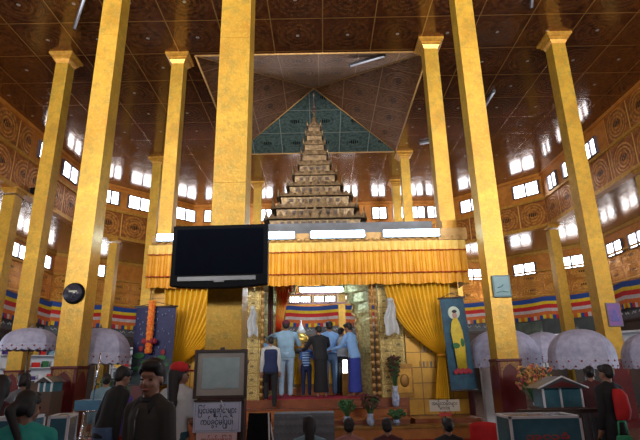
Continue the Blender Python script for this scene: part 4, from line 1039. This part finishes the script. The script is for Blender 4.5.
def house_case(label, px0, px1, pyt, pyb, Y, group='house shaped glass donation cases'):
    a = at(px0, pyb, Y); b = at(px1, pyt, Y); w = (b.x - a.x) / 2; z0 = a.z; zt = b.z; ze = z0 + (zt - z0) * .62
    r = thing('house_shaped_case', label, 'case', ((a.x + b.x) / 2, Y + .2, 0), 0, group)
    m = MB(); m.box((-w * .95, -.18, 0), (w * .95, .22, z0), lowwall); m.build('pedestal', r)
    m = MB(); m.box((-w * .8, -.16, z0), (w * .8, .2, ze), tealglass); m.build('glass_box', r)
    for x in (-w * .82, -w * .1, w * .78): m = MB(); m.box((x, -.18, z0), (x + .025, -.155, ze), whitep); m.build('mullion', r)
    m = MB(); m.raw([(-w * 1.05, -.22, ze), (0, -.22, zt), (w * 1.05, -.22, ze), (-w * 1.05, .26, ze), (0, .26, zt), (w * 1.05, .26, ze)], [(0, 2, 1), (3, 4, 5), (0, 1, 4, 3), (1, 2, 5, 4), (0, 3, 5, 2)], roofg); m.build('roof', r)
    m = MB(); m.raw([(-w * .7, -.23, ze + .02), (w * .7, -.23, ze + .02), (0, -.23, zt - .06)], [(0, 1, 2)], maroon); m.tube((-w * 1.05, -.235, ze), (0, -.235, zt), .012, whitep); m.tube((w * 1.05, -.235, ze), (0, -.235, zt), .012, whitep); m.build('gable', r)
house_case('house shaped glass donation case with grey gabled roof at right', 541, 584, 376, 408, 7.6)
house_case('small house shaped case with dark gable behind the left parasol', 35, 53, 376, 392, 8.4)
# dark balustrade behind the right case
r = thing('low_railing', 'dark low railing with pale slats behind the large right donation case', 'railing', (at(562, 410, 7.2).x, 7.2, 0)); w = .62
zt = at(562, 409, 7.2).z
m = MB(); m.box((-w, -.03, zt - .05), (w, .03, zt), woodfr); m.box((-w, -.03, .1), (w, .03, .16), woodfr); m.build('rail', r)
for k in range(13): m = MB(); x = -w + k * (2 * w - .04) / 12; m.box((x, -.02, 0), (x + .045, .02, zt - .05), slate); m.build('slat', r)
# side table left of the rails and plastic chairs
def chair(label, px, py, Y, mm, rz=0):
    p = at(px, py, Y); r = thing('plastic_chair', label, 'chair', (p.x, Y, 0), rz, 'red plastic chairs')
    m = MB(); m.lathe([(.18, .42), (.21, .43), (.21, .46), (.17, .47)], mm, 20); m.build('seat', r)
    m = MB(); m.grid(lambda u, v: (.22 * math.sin((u - .5) * 2.4), .19 * math.cos((u - .5) * 2.4), .46 + .36 * v + .03 * math.cos((u - .5) * 3)), 14, 6, mm); o = m.build('backrest', r); sd = o.modifiers.new('s', 'SOLIDIFY'); sd.thickness = .02
    for sx in (-1, 1):
        for sy in (-1, 1): m = MB(); m.tube((sx * .13, sy * .13, .43), (sx * .2, sy * .2, 0), .02, mm); m.build('leg', r)
chair('red plastic chair beside the plaque column at right', 487, 430, 7.4, C_red)
chair('red plastic chair behind the people at left', 108, 430, 6.6, C_red, .4)

# ------------------------------------------------------------------ parasols
def parasol(label, px, pyt, pyb, pw, Y, rib=8):
    p = at(px, pyt, Y); b0 = at(px, pyb, Y); R = (at(px + pw / 2, (pyt + pyb) / 2, Y) - at(px - pw / 2, (pyt + pyb) / 2, Y)).x / 2; zt = p.z; tot = zt - b0.z; H = tot * .72; hm = tot * .28
    r = thing('lace_parasol', label, 'parasol', (p.x, Y, 0), 0.3, 'pale lace parasols over the donation tables')
    n = rib * 4; K = 8; c8 = math.cos(PI / rib)
    def poly(a):                                     # regular polygon radius, ribs at the corners
        q = (a % (2 * PI / rib)) - PI / rib; return .6 * c8 / math.cos(q) + .4
    def pt(k, t):
        a = 2 * PI * k / n; rr2 = R * math.sin(t * PI / 2) ** .9 * poly(a); return (rr2 * math.cos(a), rr2 * math.sin(a), zt - H * (1 - math.cos(t * PI / 2 * .93)))
    m = MB(); m.grid(lambda u, v: pt(u * n, v * .98 + .02), n, K, lace, smooth=False); m.build('canopy', r)
    hz_ = pt(0, 1)[2]
    m = MB(); m.grid(lambda u, v: (R * (1 + .015 * math.sin(u * 2 * PI * rib * 4) * v) * poly(2 * PI * u) * math.cos(2 * PI * u), R * poly(2 * PI * u) * math.sin(2 * PI * u), hz_ - v * (hm - .03 + .03 * abs(math.sin(u * PI * rib * 3)))), n * 3, 3, lace_hem); m.build('lace_hem', r)
    m = MB()
    for k in range(rib * 4):
        a = 2 * PI * k / (rib * 4); rr2 = R * 1.01 * poly(a); m.ell((rr2 * math.cos(a), rr2 * math.sin(a), hz_ - hm * (.35 + .4 * (k % 2))), (.018, .018, .018), lace_spot, 6, 4)
    m.build('spot_trim', r)
    m = MB()
    for k in range(rib): m.path([(pt(k * n / rib, t)[0] * .99, pt(k * n / rib, t)[1] * .99, pt(k * n / rib, t)[2] - .012) for t in (.05, .35, .7, 1)], .006, silver, 4)
    m.build('ribs', r)
    m = MB(); m.tube((0, 0, .3), (0, 0, zt), .012, silver); m.build('pole', r)
    m = MB(); m.lathe([(.03, zt - .01), (.02, zt + .03), (.004, zt + .08)], silver, 10); m.build('ferrule', r)
    m = MB(); m.lathe([(.16, 0), (.15, .05), (.03, .1), (.025, .32)], woodfr, 14); m.build('foot', r)
parasol('white lace parasol at far left beyond the clock column', 32, 328, 353, 52, 10.4)
parasol('white lace parasol just right of the clock column', 101, 328, 368, 60, 10.2)
parasol('white lace parasol partly hidden by the plaque column', 500, 329, 371, 70, 11.4)
parasol('white lace parasol behind, between the two right hand parasols', 541, 332, 366, 46, 12.4)
parasol('large white lace parasol above the house shaped case at right', 577, 329, 373, 62, 9.6)
parasol('white lace parasol cut by the right edge of the photo', 646, 333, 372, 52, 10.6)
bouquet('bushy mixed flowers on the ground under the right parasols', at(535, 390, 9.0).x, 9.0, .75, vasem, petal, 90, .62, .33, .25, seed=11)
bouquet('mixed flowers and leaves under the parasol left of the navy banner', at(112, 390, 9.6).x, 9.6, .65, vasem, foliage, 80, .6, .3, .25, seed=12)
for (x_, y_, lb, hh2) in ((at(535, 390, 9.0).x, 9.0, 'small dark stand under the mixed flowers at right', .75), (at(112, 390, 9.6).x, 9.6, 'small dark stand under the flowers at left', .65)):
    r = thing('plant_stand', lb, 'stand', (x_, y_, 0)); m = MB(); m.box((-.2, -.2, hh2 - .04), (.2, .2, hh2), woodfr); m.build('top', r)
    for sx in (-1, 1):
        for sy in (-1, 1): m = MB(); m.box((sx * .17 - .02, sy * .17 - .02, 0), (sx * .17 + .02, sy * .17 + .02, hh2 - .04), woodfr); m.build('leg', r)
r = thing('light_strip_box', 'pale upright box standing in for a bright strip of light beside the plaque column', 'box', (at(483, 355, 13.3).x, 13.3, 0))
m = MB(); m.box((-.1, -.1, 0), (.1, .1, 2.25), whitep); m.build('body', r); m = MB(); m.box((-.12, -.12, 2.25), (.12, .12, 2.3), silver); m.build('lid', r)  # added pale box drawing a bright strip of light

# ------------------------------------------------------------------ people
AW = PI   # facing away from the camera
D = 1.012
def ppl(px, py_top, Y, H, zfoot=None):
    """ground position for somebody whose crown is seen at px,py_top"""
    p = at(px, py_top, Y); return (p.x, Y, 0 if zfoot is None else zfoot)
# foreground man facing the camera
p = at(151, 375, 3.2)
person('man in a dark olive jacket facing the camera in the left foreground', (p.x - .09, 3.5, 0), math.radians(-24), H=1.685, slim=.80, top=C_olive, bottom=('trousers', C_black), hair='short', head=(20, 5), collar=C_black, names=('jacket', 'trousers'), vox=.009)
p = at(26, 400, 3.4)
person('girl with a ponytail in a teal top at the bottom left corner', (p.x - .02, 3.45, 0), math.radians(215), H=1.50, top=C_teal, sleeve='short', bottom=('skirt', C_black), hair='pony', head=(-50, 5), names=('top', 'skirt'), skinm=skin_d, arms=[((-.2, -.1, -1), (0, -.7, -.6)), ((.2, -.1, -1), (0, -.7, -.6))], vox=.009)
p = at(3, 400, 4.3)
person('dark haired person in shadow cut off by the left edge of the photo', (p.x - .1, 4.4, 0), AW + .3, H=1.60, top=C_dkred, bottom=('skirt', C_black), hair='long', names=('top', 'skirt'), skinm=skin_d)
p = at(178, 372, 5.65)
person('woman in a red cap, white top and dark teal skirt beside the framed notice', (p.x, 5.7, 0), math.radians(168), H=1.70, top=C_white, sleeve='short', bottom=('skirt', C_skirt), hair='long', cap=C_red, head=(-45, 5), names=('blouse', 'skirt'), slim=.82, arms=[((-.1, -.1, -1), (.1, -.8, -.5)), ((.08, -.1, -1), (-.2, -.8, -.3))])
p = at(131, 366, 6.4)
person('man in a black shirt and blue jeans leaning forward, behind the jacketed man', (p.x - .25, 6.4, 0), math.radians(145), H=1.70, slim=.9, lean=16, top=C_black, bottom=('trousers', C_jean), hair='short', names=('shirt', 'jeans'))
p = at(121, 372, 7.2)
person('person with a purple top and red skirt under the parasol left of the navy banner', (p.x, 7.2, 0), math.radians(170), H=1.56, top=C_purple, sleeve='short', bottom=('skirt', C_red), hair='bun', names=('top', 'skirt'))
p = at(45, 366, 7.8)
person('woman in a grey top with black ponytail beneath the far left parasol', (p.x, 7.3, 0), math.radians(235), H=1.63, top=C_grey, bottom=('skirt', C_black), hair='pony', names=('top', 'skirt'), arms=[((-.1, -.5, -1), (.1, -1, .2)), ((.1, -.5, -1), (-.1, -1, .2))], slim=.95)
p = at(100, 372, 8.6)
person('person in a grey top standing behind the chrome stand at left', (p.x, 8.9, 0), math.radians(200), H=1.6, top=C_pgrey, bottom=('skirt', C_grey), hair='bun', names=('top', 'skirt'))
# at the altar
def altar(px, feet_y, top_y, Y, label, rz, z=D, **k):
    p = at(px, (feet_y + top_y) / 2, Y); zt = at(px, top_y, Y).z; H = (zt - z) / .99
    return person(label, (p.x, Y, z), rz, H=max(1.0, min(1.86, H)), **k)
reach = [((-.35, -.75, -.2), (.25, -1, .15)), ((.35, -.75, -.2), (-.25, -1, .15))]
person('tall man in pale clothes and maroon cap reaching toward the altar', (at(286, 360, 11.9).x, 11.9, D), AW + .1, H=1.74, slim=1.22, lean=6, top=C_suit, bottom=('trousers', C_pale), cap=C_maroon, arms=[((-.35, -.6, -.7), (.1, -1, .2)), ((.6, -.6, -.15), (-.4, -.8, .5))], face=False)
person('young man in a navy vest over white shirt climbing the steps', (at(271, 370, 11.2).x, 11.12, .83), AW + .15, H=1.50, top=C_white, vest=C_navy, bottom=('trousers', C_black), legs='step', face=False)
person('boy in a blue and white striped shirt between two men at the altar', (at(306, 370, 12.0).x, 12.2, D), AW, H=1.26, top=C_stripe, sleeve='short', stripes=True, bottom=('trousers', C_navy), slim=.85, arms=[((-.3, -.3, -1), (.0, -1, .0)), ((.2, .0, -1), (.05, -.2, -1))], face=False)
person('person in a long black coat bending toward the altar', (at(321, 370, 11.6).x, 11.62, D), AW + .35, H=1.60, slim=1.15, lean=12, top=C_black, bottom=('skirt', C_black), names=('coat', 'trousers'), arms=[((-.4, -.8, -.3), (0, -1, -.1)), ((.3, -.6, -.6), (0, -1, .1))], face=False)
person('man in a pale blue shirt and jeans behind the person in black', (at(330, 360, 12.15).x, 12.22, D), AW + .2, H=1.72, top=C_sky, bottom=('trousers', C_jean), arms=[((-.3, -.5, -.6), (.2, -1, .1)), ((.3, -.3, -1), (0, -.5, -.6))], face=False)
person('man in white shirt and blue longyi leaning left over the altar', (at(355, 370, 11.7).x, 11.7, D), math.radians(232), H=1.66, lean=14, top=C_sky, bottom=('longyi', C_longyi), names=('shirt', 'longyi'), arms=[((-.15, -.8, -.5), (0, -1, .3)), ((.15, -.7, -.7), (0, -1, .0))], hair='short')
person('dark trousered man in white shirt standing behind the blue longyi', (at(342, 360, 12.3).x, 12.3, D), math.radians(150), H=1.58, top=C_white, bottom=('trousers', C_black), arms=reach)
person('person in a blue shirt half hidden behind the left pillar of the altar', (at(263, 360, 12.1).x, 12.05, D), AW - .3, H=1.42, top=C_sky, bottom=('longyi', C_navy), names=('shirt', 'longyi'), face=False)
# seated in front
for px, pt, Y, lb, tm, hr, H in ((309, 414, 7.6, 'seated woman with long black hair and pale teal top, leftmost of the front row', C_pgrey, 'long', 1.55), (349, 418, 7.9, 'seated person in a dusty pink top before the steps', C_pink, 'short', 1.5),
                            (387, 418, 7.9, 'seated person in dark red clothes before the flowers', C_dkred, 'short', 1.5), (447, 418, 7.9, 'seated person in dark clothes in front of the cream sign', C_black, 'bun', 1.5)):
    p = at(px, pt, Y); hgt = p.z / .90 * 1.7
    person(lb, (p.x, Y, 0), AW + random.uniform(-.2, .2), H=min(1.8, p.z / .91 * 1.7 if p.z / .91 * 1.7 < 1.9 else 1.8), legs='sit', top=tm, sleeve='short', bottom=('skirt', C_dkred if tm is not C_pgrey else C_navy), hair=hr, names=('top', 'skirt'), face=False, arms=[((-.2, -.4, -1), (.2, -1, -.2)), ((.2, -.4, -1), (-.2, -1, -.2))])
# right side
p = at(605, 370, 6.9)
rp = person('person in black carrying a red backpack near the far right column', (p.x, 6.9, 0), AW + .35, H=1.60, top=C_black, pack=C_red, bottom=('trousers', C_black), hair='short', names=('jacket', 'trousers'), face=False)
p = at(596, 372, 8.2)
person('person in dark red standing left of the one with the red vest', (p.x - .1, 8.2, 0), AW - .5, H=1.58, top=C_dkred, bottom=('skirt', C_black), hair='bun', names=('top', 'skirt'), face=False)
bg = thing('shopping_bag', 'green bag hanging low beside the person with the red vest', 'bag', (at(622, 425, 6.6).x, 6.6, .42))
m = MB(); m.box((-.1, -.06, 0), (.1, .06, .34), M_green, taper=.8); m.build('bag_body', bg, bevel=.02); m = MB(); m.path([(-.06, 0, .34), (-.04, 0, .5), (.04, 0, .5), (.06, 0, .34)], .01, M_green); m.build('strap', bg)

# ------------------------------------------------------------------ light
def area(name, loc, rot, sx, sy, e, col, spread=180):
    l = bpy.data.lights.new(name, 'AREA'); l.shape = 'RECTANGLE'; l.size = sx; l.size_y = sy; l.energy = e; l.color = col; l.spread = math.radians(spread)
    o = bpy.data.objects.new(name, l); COL.objects.link(o); o.location = loc; o.rotation_euler = rot; return o
for sx in (-1, 1): area('rear_daylight', (sx * 9.5, -11.7, 6.9), (math.radians(101), 0, sx * math.radians(8)), 9, 4.0, 1600, (1, .96, .89), 85)
area('left_daylight', (-12.2, 2, 7.5), (math.radians(110), 0, math.radians(-90)), 14, 2.5, 320, (1, .93, .82), 110)
area('right_daylight', (12.2, 2, 7.5), (math.radians(110), 0, math.radians(90)), 14, 2.5, 320, (1, .93, .82), 110)
area('added_front_fill', (0, -2.6, 4.1), (math.radians(62), 0, 0), 3, .5, 50, (.80, .88, 1.0), 170)  # added cool fill for the foreground, no fitting behind it
for sx in (-1, 1):      # added cool fill from both sides, no doorways are built there
    area('side_cool_fill', (sx * 16.6, 13, 2.0), (math.radians(90), 0, sx * math.radians(90)), 5, 3.0, 420, (.72, .84, 1.0), 150)
w = bpy.data.worlds.new('world'); S.world = w; w.use_nodes = True
w.node_tree.nodes['Background'].inputs[0].default_value = (.75, .85, 1, 1); w.node_tree.nodes['Background'].inputs[1].default_value = .25
S.view_settings.view_transform = 'Standard'; S.view_settings.look = 'None'; S.view_settings.gamma = 1; S.view_settings.use_curve_mapping = False
S.view_settings.exposure = 0.0
